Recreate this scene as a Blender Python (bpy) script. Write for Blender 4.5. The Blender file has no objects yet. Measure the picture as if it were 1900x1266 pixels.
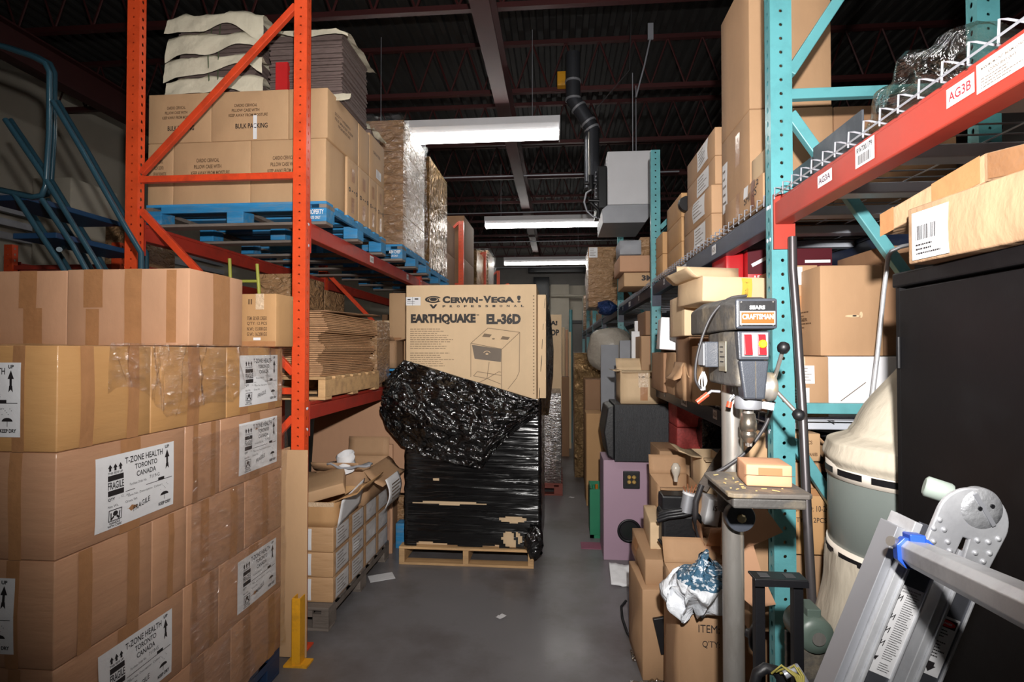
import bpy, bmesh, math, random
from mathutils import Vector, Matrix, noise
rnd = random.Random(7)
SC = bpy.context.scene
COL = SC.collection
PI = math.pi
# ------------------------------------------------------------------ camera
F = 1000.0
CAMZ, YAW, PITCH = 1.68, math.radians(4.86), math.radians(1.0)
cd = bpy.data.cameras.new('camera'); cam = bpy.data.objects.new('camera', cd); COL.objects.link(cam)
cd.sensor_width = 36; cd.lens = F / 1900 * 36; cd.clip_start = .05; cd.clip_end = 100
cam.location = (0, 0, CAMZ); cam.rotation_euler = (PI/2 + PITCH, 0, YAW)
SC.camera = cam
RC = Matrix.Rotation(YAW, 3, 'Z') @ Matrix.Rotation(PI/2 + PITCH, 3, 'X')
def at(px, py, Y):
    d = RC @ Vector(((px - 950) / F, (633 - py) / F, -1)); t = Y / d.y
    return Vector((d.x * t, Y, CAMZ + d.z * t))
# ------------------------------------------------------------------ world, lights, exposure
W = bpy.data.worlds.new('world'); SC.world = W; W.use_nodes = True
W.node_tree.nodes['Background'].inputs[0].default_value = (.75, .85, 1, 1)
W.node_tree.nodes['Background'].inputs[1].default_value = .012
def lamp(name, kind, loc, energy, rot=(0, 0, 0), color=(1, 1, 1), **k):
    l = bpy.data.lights.new(name, kind); l.energy = energy; l.color = color
    for a, v in k.items(): setattr(l, a, v)
    o = bpy.data.objects.new(name, l); COL.objects.link(o); o.location = loc; o.rotation_euler = rot; return o
# the flash fired on top of the photographer's camera
lamp('camera_flash', 'SPOT', (.07, -.03, 2.02), 570, (PI/2 + math.radians(6), 0, math.radians(3)), (1, .965, .93),
     spot_size=math.radians(118), spot_blend=1.0, shadow_soft_size=.03)
FLUO = 20.0
SC.view_settings.view_transform = 'Standard'; SC.view_settings.look = 'None'
SC.view_settings.exposure = 0.0; SC.view_settings.gamma = 1; SC.view_settings.use_curve_mapping = False
# ------------------------------------------------------------------ materials
MATS = {}
def srgb(r, g, b):
    f = lambda c: (c/255/12.92 if c/255 <= .04045 else ((c/255 + .055)/1.055)**2.4)
    return (f(r), f(g), f(b))
def mat(name, col, rough=.6, metal=0, var=.08, vscale=6, bump=0, bscale=60, coat=0, emit=0, stretch=(1, 1, 1), spec=.5, dirt=None, dirt_scale=3, dirt_amt=.5, distort=0, bdist=.01, detail=4):
    if name in MATS: return MATS[name]
    m = bpy.data.materials.new(name); m.use_nodes = True; nt = m.node_tree; N = nt.nodes; L = nt.links
    b = N['Principled BSDF']
    b.inputs['Roughness'].default_value = rough; b.inputs['Metallic'].default_value = metal
    b.inputs['Specular IOR Level'].default_value = spec
    b.inputs['Coat Weight'].default_value = coat; b.inputs['Coat Roughness'].default_value = .12
    tc = N.new('ShaderNodeTexCoord')
    mp = N.new('ShaderNodeMapping'); mp.inputs['Scale'].default_value = stretch
    L.new(tc.outputs['Object'], mp.inputs[0])
    nz = N.new('ShaderNodeTexNoise'); nz.inputs['Scale'].default_value = vscale; nz.inputs['Detail'].default_value = detail; L.new(mp.outputs[0], nz.inputs[0])
    mx = N.new('ShaderNodeMix'); mx.data_type = 'RGBA'
    oi = N.new('ShaderNodeObjectInfo'); ad = N.new('ShaderNodeMath'); ad.operation = 'MULTIPLY_ADD'
    ad.inputs[1].default_value = .45; ad.inputs[2].default_value = -.22
    L.new(oi.outputs['Random'], ad.inputs[0]); a2 = N.new('ShaderNodeMath'); L.new(ad.outputs[0], a2.inputs[0]); L.new(nz.outputs[0], a2.inputs[1])
    L.new(a2.outputs[0], mx.inputs[0]); a2.use_clamp = True
    mx.inputs[6].default_value = (*[max(0, c*(1 - var*2)) for c in col], 1); mx.inputs[7].default_value = (*[min(1, c*(1 + var*2)) for c in col], 1)
    out = mx.outputs[2]
    if dirt:
        n2 = N.new('ShaderNodeTexNoise'); n2.inputs['Scale'].default_value = dirt_scale; n2.inputs['Detail'].default_value = 8; n2.inputs['Roughness'].default_value = .65
        L.new(mp.outputs[0], n2.inputs[0]); r = N.new('ShaderNodeValToRGB'); r.color_ramp.elements[0].position = .48; r.color_ramp.elements[1].position = .66
        r.color_ramp.elements[1].color = (dirt_amt,)*3 + (1,); L.new(n2.outputs[0], r.inputs[0])
        m2 = N.new('ShaderNodeMix'); m2.data_type = 'RGBA'; L.new(r.outputs[0], m2.inputs[0]); L.new(out, m2.inputs[6]); m2.inputs[7].default_value = (*dirt, 1); out = m2.outputs[2]
    L.new(out, b.inputs['Base Color'])
    if bump:
        n3 = N.new('ShaderNodeTexNoise'); n3.inputs['Scale'].default_value = bscale; n3.inputs['Detail'].default_value = min(5, detail + 1); n3.inputs['Distortion'].default_value = distort
        L.new(mp.outputs[0], n3.inputs[0])
        bp = N.new('ShaderNodeBump'); bp.inputs['Strength'].default_value = bump; bp.inputs['Distance'].default_value = bdist
        L.new(n3.outputs[0], bp.inputs['Height']); L.new(bp.outputs[0], b.inputs['Normal'])
        if coat: L.new(bp.outputs[0], b.inputs['Coat Normal'])
    if emit:
        b.inputs['Emission Color'].default_value = (*col, 1); b.inputs['Emission Strength'].default_value = emit
    MATS[name] = m; return m
def cardm(name, c, coat=0, bump=.12, var=.05):
    return mat(name, srgb(*c), .75, var=var, vscale=5, bump=bump, bscale=14, bdist=.02, coat=coat, stretch=(1, 1, .5), dirt=[q*.72 for q in srgb(*c)], dirt_scale=2.2, dirt_amt=.35)
CARD = cardm('cardboard_tan', (190, 154, 116)); CARDL = cardm('cardboard_pale', (208, 180, 144)); CARDP = cardm('cardboard_pink', (190, 146, 114))
CARDY = cardm('cardboard_yellow', (186, 144, 98)); CARDD = cardm('cardboard_brown', (146, 110, 80)); CARDK = cardm('cardboard_kraft', (172, 136, 102))
WRAPP = mat('wrapped_pink_cardboard', srgb(182, 138, 106), .6, var=.04, vscale=3, coat=.4, bump=.22, bscale=7, stretch=(1, 1, 5), bdist=.012, dirt=srgb(160, 112, 84), dirt_scale=1.6, dirt_amt=.35)
WRAPY = mat('wrapped_yellow_cardboard', srgb(190, 144, 92), .55, var=.04, vscale=3, coat=.5, bump=.22, bscale=7, stretch=(1, 1, 5), bdist=.012, dirt=srgb(166, 118, 70), dirt_scale=1.6, dirt_amt=.3)
WRAPF = mat('crinkle_wrapped_cardboard', srgb(166, 128, 90), .5, var=.06, vscale=4, coat=1, bump=1, bscale=11, stretch=(1, 1, 2), bdist=.05, distort=1.2)
FLUTE = mat('fluted_board_edge', srgb(176, 138, 100), .8, var=.25, vscale=120, bump=.6, bscale=150)
TAPE = mat('brown_tape', srgb(164, 118, 80), .35, var=.08, vscale=20, coat=.2, bump=.2, bscale=40)
TAPEC = mat('clear_shiny_tape', srgb(206, 180, 150), .15, var=.1, vscale=30, coat=.6, bump=.8, bscale=60)
PAPER = mat('white_paper', srgb(222, 222, 224), .6, var=.03, bump=.2, bscale=12, bdist=.02)
PAPERC = mat('cream_paper', srgb(214, 206, 184), .75, var=.08, vscale=5, bump=.5, bscale=8, bdist=.04)
INK = mat('black_ink', srgb(34, 30, 32), .6); INKG = mat('grey_ink', srgb(112, 98, 84), .7); INKR = mat('red_ink', srgb(190, 40, 50), .6)
INKB = mat('brown_ink', srgb(92, 66, 44), .7); INKL = mat('purple_ink', srgb(96, 60, 80), .7)
def postmat(name, c, dirt=None):
    m = mat(name, srgb(*c), .42, var=.06, vscale=3, bump=.1, bscale=90, dirt=dirt or [q*.6 for q in srgb(*c)], dirt_scale=9, dirt_amt=.4, coat=.15)
    nt = m.node_tree; N = nt.nodes; L = nt.links
    tc = N.new('ShaderNodeTexCoord'); sp = N.new('ShaderNodeSeparateXYZ'); L.new(tc.outputs['Object'], sp.inputs[0])
    sn = N.new('ShaderNodeSeparateXYZ'); L.new(tc.outputs['Normal'], sn.inputs[0])
    def mth(op, a, b=None):
        n = N.new('ShaderNodeMath'); n.operation = op
        for i, v in enumerate((a, b)):
            if v is None: continue
            if isinstance(v, (int, float)): n.inputs[i].default_value = v
            else: L.new(v, n.inputs[i])
        return n.outputs[0]
    fz = mth('SUBTRACT', mth('FRACT', mth('DIVIDE', sp.outputs[2], .0508)), .5); fz = mth('MULTIPLY', fz, .0508)
    ny = mth('GREATER_THAN', mth('ABSOLUTE', sn.outputs[1]), .6); nx = mth('GREATER_THAN', mth('ABSOLUTE', sn.outputs[0]), .6)
    d1 = mth('LESS_THAN', mth('SQRT', mth('ADD', mth('MULTIPLY', sp.outputs[0], sp.outputs[0]), mth('MULTIPLY', fz, fz))), .0062)
    d2 = mth('LESS_THAN', mth('SQRT', mth('ADD', mth('MULTIPLY', sp.outputs[1], sp.outputs[1]), mth('MULTIPLY', mth('MULTIPLY', fz, fz), .45))), .0075)
    hole = mth('MAXIMUM', mth('MULTIPLY', d1, ny), mth('MULTIPLY', d2, nx))
    tr = N.new('ShaderNodeBsdfTransparent'); ms = N.new('ShaderNodeMixShader')
    L.new(hole, ms.inputs[0]); L.new(N['Principled BSDF'].outputs[0], ms.inputs[1]); L.new(tr.outputs[0], ms.inputs[2])
    L.new(ms.outputs[0], N['Material Output'].inputs[0]); return m
ORP = postmat('punched_orange_steel', (226, 80, 38)); TLP = postmat('punched_teal_steel', (90, 156, 162))
ORG = mat('orange_painted_steel', srgb(218, 72, 36), .42, var=.06, vscale=3, bump=.1, bscale=80, dirt=srgb(120, 50, 34), dirt_scale=9, dirt_amt=.4)
RED = mat('red_oxide_painted_beam', srgb(170, 52, 38), .45, var=.08, vscale=5, dirt=srgb(110, 48, 40), dirt_scale=6, dirt_amt=.4)
RED2 = mat('brick_red_painted_beam', srgb(166, 58, 46), .42, var=.06, vscale=5, dirt=srgb(130, 56, 46), dirt_scale=6, dirt_amt=.3)
TEAL = mat('teal_painted_steel', srgb(90, 152, 158), .4, var=.05, vscale=4, dirt=srgb(60, 110, 114), dirt_scale=9, dirt_amt=.3)
NAVY = mat('navy_painted_beam', srgb(28, 38, 62), .4, var=.12, vscale=9, dirt=srgb(70, 76, 92), dirt_scale=14, dirt_amt=.25)
GALV = mat('grey_zinc_wire', srgb(168, 170, 178), .42, .35, var=.06)
ZINC = mat('zinc_channel', srgb(196, 200, 210), .5, .1, var=.08, vscale=8)
BLUEP = mat('blue_painted_wood', srgb(44, 132, 186), .7, var=.12, vscale=8, stretch=(1, 6, 6), bump=.4, bscale=20, dirt=srgb(120, 140, 150), dirt_scale=5, dirt_amt=.5)
WOOD = mat('pallet_wood', srgb(196, 158, 112), .75, var=.14, vscale=6, stretch=(1, 8, 8), bump=.4, bscale=18, dirt=srgb(120, 92, 66), dirt_scale=3, dirt_amt=.5)
GWOOD = mat('weathered_grey_wood', srgb(122, 112, 104), .8, var=.18, vscale=6, stretch=(1, 8, 8), bump=.4, bscale=18, dirt=srgb(76, 66, 58), dirt_scale=3, dirt_amt=.6)
BLKM = mat('black_metal', srgb(22, 22, 25), .4, var=.1, bump=.05, bscale=90)
BLKP = mat('black_plastic', srgb(24, 24, 27), .45, var=.12, bump=.1, bscale=60)
CAST = mat('dusty_dark_cast_iron', srgb(74, 72, 70), .55, var=.14, vscale=9, bump=.25, bscale=50, dirt=srgb(136, 124, 104), dirt_scale=8, dirt_amt=.6)
HAMM = mat('hammered_charcoal_paint', srgb(62, 66, 74), .4, var=.1, vscale=60, bump=.25, bscale=420, bdist=.002, coat=.2)
CHROME = mat('polished_steel', srgb(196, 192, 186), .3, .75, var=.05, vscale=20, dirt=srgb(120, 104, 86), dirt_scale=14, dirt_amt=.25, stretch=(1, 1, .3))
ALU = mat('brushed_aluminium', srgb(208, 210, 214), .42, .45, var=.07, vscale=8, bump=.05, bscale=120, dirt=srgb(140, 140, 148), dirt_scale=9, dirt_amt=.4)
ALUD = mat('dull_aluminium', srgb(164, 166, 172), .5, .5, var=.08, vscale=5)
WIRE = mat('dark_rubber_cable', srgb(52, 50, 52), .5); WHT = mat('white_enamel', srgb(226, 226, 230), .45, var=.03)
GRNG = mat('grey_green_enamel', srgb(118, 126, 122), .4, var=.04, coat=.2); CANV = mat('cream_canvas', srgb(196, 186, 168), .9, var=.03, bump=.35, bscale=7, bdist=.06, stretch=(1, 1, .4))
IVORY = mat('ivory_band', srgb(236, 226, 212), .6); YEL = mat('yellow_safety_paint', srgb(222, 158, 30), .5, dirt=srgb(130, 96, 40), dirt_scale=9)
BLUE = mat('blue_plastic', srgb(36, 84, 190), .35); REDP = mat('red_plastic', srgb(206, 24, 34), .3); ORP2 = mat('orange_red_grip', srgb(222, 76, 50), .4)
LILAC = mat('lilac_laminate', srgb(168, 140, 158), .5, var=.02, vscale=3); ASH = mat('black_ash_veneer', srgb(36, 38, 42), .5, var=.3, vscale=10, stretch=(10, 10, .5), bump=.3, bscale=60)
GOLD = mat('gold_terminal', srgb(230, 196, 120), .3, .6); GRN = mat('green_plastic_crate', srgb(30, 120, 84), .45)
TOOLR = mat('red_printed_carton', srgb(178, 28, 34), .4, var=.05); TOOLD = mat('maroon_printed_carton', srgb(84, 22, 32), .4)
DRKB = mat('dark_blue_paint', srgb(30, 60, 92), .45); STEELB = mat('blue_green_tube_paint', srgb(40, 72, 86), .35, var=.08, coat=.2)
YGRN = mat('lime_tube_paint', srgb(170, 172, 74), .45)
FOIL = mat('silver_crinkled_wrap', srgb(196, 192, 190), .16, .85, var=.15, vscale=10, bump=1, bscale=16, bdist=.08, distort=1.5, stretch=(1, 1, 2.5))
FOILB = mat('bronze_crinkled_wrap', srgb(150, 120, 82), .18, .55, var=.3, vscale=6, bump=1, bscale=10, bdist=.1, distort=1.5)
BLKW = mat('black_stretch_wrap', srgb(8, 8, 9), .16, var=.1, bump=.5, bscale=3, bdist=.02, stretch=(.6, .6, 10), distort=.8, spec=.8, detail=2)
BLKC = mat('crumpled_black_film', srgb(8, 8, 9), .14, var=.1, bump=.8, bscale=15, bdist=.03, distort=1.2, spec=1, detail=2)
GREYF = mat('grey_foam_pad', srgb(150, 152, 158), .7); PLATE = mat('brushed_name_plate', srgb(160, 150, 130), .4, .5)
FLR = mat('sealed_concrete_floor', srgb(112, 110, 112), .38, var=.1, vscale=1.6, bump=.06, bscale=30, dirt=srgb(70, 60, 52), dirt_scale=.9, dirt_amt=.7, spec=.4, coat=.1)
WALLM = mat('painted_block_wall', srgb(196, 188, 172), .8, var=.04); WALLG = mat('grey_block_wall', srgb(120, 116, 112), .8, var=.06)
DECKM = mat('dark_roof_deck', srgb(34, 33, 32), .7, .0, var=.1); JOIST = mat('dark_red_primer_steel', srgb(64, 22, 22), .6, var=.1)
GLOW = mat('fluorescent_tube', (1, .98, .93), .5, emit=FLUO, var=0)
def film(name, col=(1, 1, 1), a=.22, bump=1, bs=9, st=(1, 1, 3)):
    m = bpy.data.materials.new(name); m.use_nodes = True; N = m.node_tree.nodes; L = m.node_tree.links
    N.remove(N['Principled BSDF']); g = N.new('ShaderNodeBsdfGlossy'); g.inputs['Roughness'].default_value = .13; g.inputs['Color'].default_value = (.95, .95, .97, 1)
    t = N.new('ShaderNodeBsdfTransparent'); t.inputs['Color'].default_value = (*col, 1); ms = N.new('ShaderNodeMixShader')
    tc = N.new('ShaderNodeTexCoord'); mp = N.new('ShaderNodeMapping'); mp.inputs['Scale'].default_value = st; L.new(tc.outputs['Object'], mp.inputs[0])
    n = N.new('ShaderNodeTexNoise'); n.inputs['Scale'].default_value = bs; n.inputs['Distortion'].default_value = 1.3; n.inputs['Detail'].default_value = 5; L.new(mp.outputs[0], n.inputs[0])
    b = N.new('ShaderNodeBump'); b.inputs['Strength'].default_value = bump; b.inputs['Distance'].default_value = .06; L.new(n.outputs[0], b.inputs['Height']); L.new(b.outputs[0], g.inputs['Normal'])
    r = N.new('ShaderNodeMapRange'); r.inputs[1].default_value = .35; r.inputs[2].default_value = .75; r.inputs[3].default_value = a*.4; r.inputs[4].default_value = a*1.8; L.new(n.outputs[0], r.inputs[0])
    L.new(r.outputs[0], ms.inputs[0]); L.new(t.outputs[0], ms.inputs[1]); L.new(g.outputs[0], ms.inputs[2]); L.new(ms.outputs[0], N['Material Output'].inputs[0])
    MATS[name] = m; return m
CLEAR = film('clear_stretch_film', (.96, .95, .94), .16); BAGF = film('thin_plastic_bag', (.88, .85, .78), .35, bs=6, st=(1, 1, 1))
# ------------------------------------------------------------------ mesh building
class M:
    def __init__(s): s.v = []; s.f = []; s.sm = set()
    def add(s, vs, fs, smooth=False):
        o = len(s.v); s.v += [Vector(v) for v in vs]
        for f in fs:
            if smooth: s.sm.add(len(s.f))
            s.f.append([o + i for i in f])
        return s
    def box(s, x0, x1, y0, y1, z0, z1):
        return s.add([(x, y, z) for z in (z0, z1) for y in (y0, y1) for x in (x0, x1)], [(0, 2, 3, 1), (4, 5, 7, 6), (0, 1, 5, 4), (2, 6, 7, 3), (0, 4, 6, 2), (1, 3, 7, 5)])
    def obox(s, c, size, R):
        a, b, d = [q/2 for q in size]; c = Vector(c)
        return s.add([c + R @ Vector((x, y, z)) for z in (-d, d) for y in (-b, b) for x in (-a, a)], [(0, 2, 3, 1), (4, 5, 7, 6), (0, 1, 5, 4), (2, 6, 7, 3), (0, 4, 6, 2), (1, 3, 7, 5)])
    def bar(s, p0, p1, w, h, up=(0, 0, 1)):
        p0, p1 = Vector(p0), Vector(p1); x = (p1 - p0); ln = x.length; x.normalize(); u = Vector(up)
        y = u.cross(x)
        if y.length < 1e-4: y = Vector((0, 1, 0)).cross(x)
        y.normalize(); z = x.cross(y); R = Matrix((x, y, z)).transposed()
        return s.obox((p0 + p1)/2, (ln, w, h), R)
    def ring(s, c, ax, r, n):
        a = Vector(ax).normalized(); t = Vector((0, 0, 1)) if abs(a.z) < .9 else Vector((1, 0, 0)); u = a.cross(t).normalized(); w = a.cross(u)
        return [Vector(c) + (u*math.cos(2*PI*i/n) + w*math.sin(2*PI*i/n))*r for i in range(n)]
    def tube(s, pts, r, n=8, cap=True):
        pts = [Vector(p) for p in pts]; k = len(pts); rs = r if isinstance(r, (list, tuple)) else [r]*k; vs = []; fs = []
        prev = None
        for i, p in enumerate(pts):
            d = (pts[min(i+1, k-1)] - pts[max(i-1, 0)]).normalized()
            if prev is None:
                t = Vector((0, 0, 1)) if abs(d.z) < .9 else Vector((1, 0, 0)); u = d.cross(t).normalized()
            else: u = (prev - d*prev.dot(d)).normalized()
            prev = u; w = d.cross(u)
            vs += [p + (u*math.cos(2*PI*j/n) + w*math.sin(2*PI*j/n))*rs[i] for j in range(n)]
            if i: fs += [((i-1)*n + j, (i-1)*n + (j+1) % n, i*n + (j+1) % n, i*n + j) for j in range(n)]
        s.add(vs, fs, n > 5)
        if cap: s.add(vs[:n], [tuple(range(n))[::-1]]); s.add(vs[-n:], [tuple(range(n))])
        return s
    def cyl(s, p0, p1, r, n=16): return s.tube([p0, p1], r, n)
    def lathe(s, c, prof, n=24, ax=(0, 0, 1), smooth=True):
        c = Vector(c); a = Vector(ax).normalized(); k = len(prof); vs = []; fs = []
        for r, h in prof: vs += s.ring(c + a*h, a, max(r, 1e-4), n)
        for i in range(k-1): fs += [(i*n + j, (i+1)*n + j, (i+1)*n + (j+1) % n, i*n + (j+1) % n) for j in range(n)]
        s.add(vs, fs, smooth)
        if prof[0][0] > 1e-3: s.add(vs[:n], [tuple(range(n))])
        if prof[-1][0] > 1e-3: s.add(vs[-n:], [tuple(range(n))[::-1]])
        return s
    def prism(s, poly, org, ux, uy, t):
        org, ux, uy = Vector(org), Vector(ux).normalized(), Vector(uy).normalized(); nn = ux.cross(uy); n = len(poly)
        a = [org + ux*p[0] + uy*p[1] for p in poly]; b = [p - nn*t for p in a]
        return s.add(a + b, [tuple(range(n)), tuple(range(2*n-1, n-1, -1))] + [(i, i+n, (i+1) % n + n, (i+1) % n) for i in range(n)])
    def grid(s, fn, nu, nv, closed=False, smooth=True):
        vs = [fn(i/nu, j/nv) for j in range(nv+1) for i in range(nu+1)]
        return s.add(vs, [(j*(nu+1)+i, j*(nu+1)+i+1, (j+1)*(nu+1)+i+1, (j+1)*(nu+1)+i) for j in range(nv) for i in range(nu)], smooth)
    def move(s, d):
        d = Vector(d); s.v = [v + d for v in s.v]; return s
    def xf(s, mt): s.v = [mt @ v for v in s.v]; return s
    def mesh(s, name):
        me = bpy.data.meshes.new(name); me.from_pydata(s.v, [], s.f); me.update()
        for i in s.sm: me.polygons[i].use_smooth = True
        return me
    def build(s, name, m, parent=None, bev=0, seg=2, solid=0, sub=0, world=False):
        if parent is not None and world:
            pm = parent.matrix_basis
            if parent.parent: pm = parent.parent.matrix_basis @ pm
            s.xf(pm.inverted())
        me = s.mesh(name); me.materials.append(m)
        o = bpy.data.objects.new(name, me); COL.objects.link(o)
        if parent is not None: o.parent = parent
        if solid:
            q = o.modifiers.new('solid', 'SOLIDIFY'); q.thickness = solid; q.offset = 0
        if bev:
            q = o.modifiers.new('bevel', 'BEVEL'); q.width = bev; q.segments = seg; q.limit_method = 'ANGLE'; q.angle_limit = .6
        if sub:
            q = o.modifiers.new('sub', 'SUBSURF'); q.levels = sub; q.render_levels = sub
        return o
def tag(o, label, cat, group=None, kind=None):
    if kind: o['kind'] = kind
    if label: o['label'] = label
    if cat: o['category'] = cat
    if group: o['group'] = group
    return o
def thing(name, label, cat, loc=(0, 0, 0), rz=0, group=None, rot=None):
    o = bpy.data.objects.new(name, None); COL.objects.link(o); o.empty_display_size = .1
    o.location = loc; o.rotation_euler = rot or (0, 0, rz); bpy_upd(o); return tag(o, label, cat, group)
def bpy_upd(o): o.matrix_basis = Matrix.LocRotScale(o.location, o.rotation_euler, None)
def dup(root, loc=None, rz=None, label=None, group=None):
    r = root.copy(); COL.objects.link(r)
    if loc is not None: r.location = loc
    if rz is not None: r.rotation_euler = (0, 0, rz)
    if label: r['label'] = label
    if group: r['group'] = group
    for ch in list(root.children):
        c = ch.copy(); COL.objects.link(c); c.parent = r
        for g in ch.children:
            d = g.copy(); COL.objects.link(d); d.parent = c
    return r
def struct(name, m, mt, **k):
    o = m.build(name, mt, **k); o['kind'] = 'structure'; return o
# ------------------------------------------------------------------ lettering
_TC = {}
def glyphs(s, bold):
    if (s, bold) not in _TC:
        c = bpy.data.curves.new('lettering', 'FONT'); c.body = s; c.offset = bold; c.resolution_u = 3; c.fill_mode = 'FRONT'
        o = bpy.data.objects.new('lettering', c); me = bpy.data.meshes.new_from_object(o)
        vs = [v.co.copy() for v in me.vertices]; fs = [list(p.vertices) for p in me.polygons]
        bpy.data.objects.remove(o); bpy.data.curves.remove(c); bpy.data.meshes.remove(me)
        x0 = min(v.x for v in vs); x1 = max(v.x for v in vs); y0 = min(v.y for v in vs); y1 = max(v.y for v in vs)
        _TC[(s, bold)] = ([((v.x - x0)/(x1 - x0), (v.y - y0)/(y1 - y0)) for v in vs], fs)
    return _TC[(s, bold)]
class Ink(M):
    """flat lettering and marks on a plane: o origin, u right, w up"""
    def plane(s, o, u, w): s.o, s.u, s.w = Vector(o), Vector(u).normalized(), Vector(w).normalized(); return s
    def P(s, a, b): return s.o + s.u*a + s.w*b
    def text(s, t, a, b, w, h, bold=.02, skew=0):
        p, f = glyphs(t, bold); return s.add([s.P(a + x*w, b + y*h + skew*x*w) for x, y in p], f)
    def sheet(s, a, b, w, h, n=8):
        s.add([s.P(a+w*i/n, b+h*j/n) for j in range(n+1) for i in range(n+1)], [(j*(n+1)+i, j*(n+1)+i+1, (j+1)*(n+1)+i+1, (j+1)*(n+1)+i) for j in range(n) for i in range(n)]); return s
    def rect(s, a, b, w, h): return s.add([s.P(a, b), s.P(a+w, b), s.P(a+w, b+h), s.P(a, b+h)], [(0, 1, 2, 3)])
    def poly(s, pts): return s.add([s.P(*p) for p in pts], [tuple(range(len(pts)))])
    def line(s, a0, b0, a1, b1, t):
        d = Vector((a1-a0, b1-b0)); n = Vector((-d.y, d.x)).normalized()*t/2
        return s.poly([(a0-n.x, b0-n.y), (a1-n.x, b1-n.y), (a1+n.x, b1+n.y), (a0+n.x, b0+n.y)])
    def frame(s, a, b, w, h, t):
        return s.rect(a, b, w, t).rect(a, b+h-t, w, t).rect(a, b+t, t, h-2*t).rect(a+w-t, b+t, t, h-2*t)
    def disc(s, a, b, rx, ry, n=24, r0=0, a0=0, a1=2*PI):
        if not r0: return s.poly([(a + rx*math.cos(a0+(a1-a0)*i/n), b + ry*math.sin(a0+(a1-a0)*i/n)) for i in range(n if a1-a0 > 6.2 else n+1)])
        for i in range(n):
            t0, t1 = a0+(a1-a0)*i/n, a0+(a1-a0)*(i+1)/n
            s.poly([(a+rx*math.cos(t0), b+ry*math.sin(t0)), (a+rx*math.cos(t1), b+ry*math.sin(t1)), (a+rx*r0*math.cos(t1), b+ry*r0*math.sin(t1)), (a+rx*r0*math.cos(t0), b+ry*r0*math.sin(t0))])
        return s
    def para(s, a, b, w, n, dy, t, seed=1):
        q = random.Random(seed)
        for i in range(n):
            x = a; end = a + w*(.6 + .4*q.random())
            while x < end:
                l = w*(.03 + .07*q.random()); s.rect(x, b - i*dy, min(l, end - x), t); x += l + w*.015
        return s
    def bars(s, a, b, w, h, n, seed=1):
        q = random.Random(seed); d = w/n
        for i in range(n): s.rect(a + i*d, b, d*(.25 + .5*q.random()), h)
        return s
def tzone(ink, a, b, w, h):
    """freight label print: W x H at (a, b)"""
    T = lambda t, x, y, tw, th, bold=.02, sk=0: ink.text(t, a + x*w, b + y*h, tw*w, th*h, bold, sk)
    T('T-ZONE HEALTH', .33, .84, .5, .09, .015); T('TORONTO', .45, .73, .3, .075, .015); T('CANADA', .47, .62, .26, .075, .015)
    T('Purchase Order No.', .38, .52, .22, .035, 0); T('7119-G', .64, .53, .14, .05, 0); ink.rect(a+.76*w, b+.455*h, .09*w, .045*h)
    for k in range(3):
        ink.poly([(a+(.13+.06*k)*w, b+.83*h), (a+(.155+.06*k)*w, b+.885*h), (a+(.18+.06*k)*w, b+.83*h)]); ink.rect(a+(.143+.06*k)*w, b+.79*h, .024*w, .05*h)
    T('THIS SIDE UP', .13, .745, .17, .03, .02); ink.rect(a+.13*w, b+.655*h, .18*w, .075*h); T('FRAGILE', .13, .54, .18, .1, .02); ink.rect(a+.13*w, b+.45*h, .18*w, .075*h)
    T('QTY', .13, .38, .08, .045, .04); T('_ 12 _ pcs', .25, .385, .13, .04, 0); T('Item No. Description  Colour', .36, .36, .45, .04, 0); T('Net Wt.        Gross Wt.', .13, .29, .35, .035, 0)
    ink.frame(a+.14*w, b+.1*h, .15*w, .16*h, .008*w); ink.disc(a+.215*w, b+.2*h, .028*w, .035*h); ink.line(a+.165*w, b+.12*h, a+.2*w, b+.165*h, .018*w); ink.line(a+.265*w, b+.12*h, a+.23*w, b+.165*h, .018*w)
    ink.line(a+.165*w, b+.22*h, a+.17*w, b+.12*h, .012*w); ink.line(a+.265*w, b+.22*h, a+.26*w, b+.12*h, .012*w)
    T('HANDLE', .155, .06, .12, .03, .03); T('WITH CARE', .135, .02, .16, .03, .03); T('FRAGILE', .43, .13, .22, .08, .01, .22)
    ink.poly([(a+.86*w, b+.78*h), (a+.895*w, b+.9*h), (a+.93*w, b+.78*h)]); ink.rect(a+.882*w, b+.66*h, .026*w, .13*h); ink.poly([(a+.87*w, b+.6*h), (a+.895*w, b+.64*h), (a+.92*w, b+.6*h), (a+.912*w, b+.69*h), (a+.878*w, b+.69*h)])
    T('UP', .865, .92, .06, .05, .04); ink.disc(a+.86*w, b+.21*h, .06*w, .05*h, 14, 0, 0, PI); ink.rect(a+.857*w, b+.14*h, .006*w, .08*h)
    for k in range(7): ink.rect(a+(.8+.017*k)*w, b+(.3+.025*((k*3) % 4))*h, .007*w, .01*h)
    T('KEEP DRY', .78, .06, .18, .05, .04); ink.rect(a+.33*w, b+.45*h, .64*w, .003*h*3)
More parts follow.
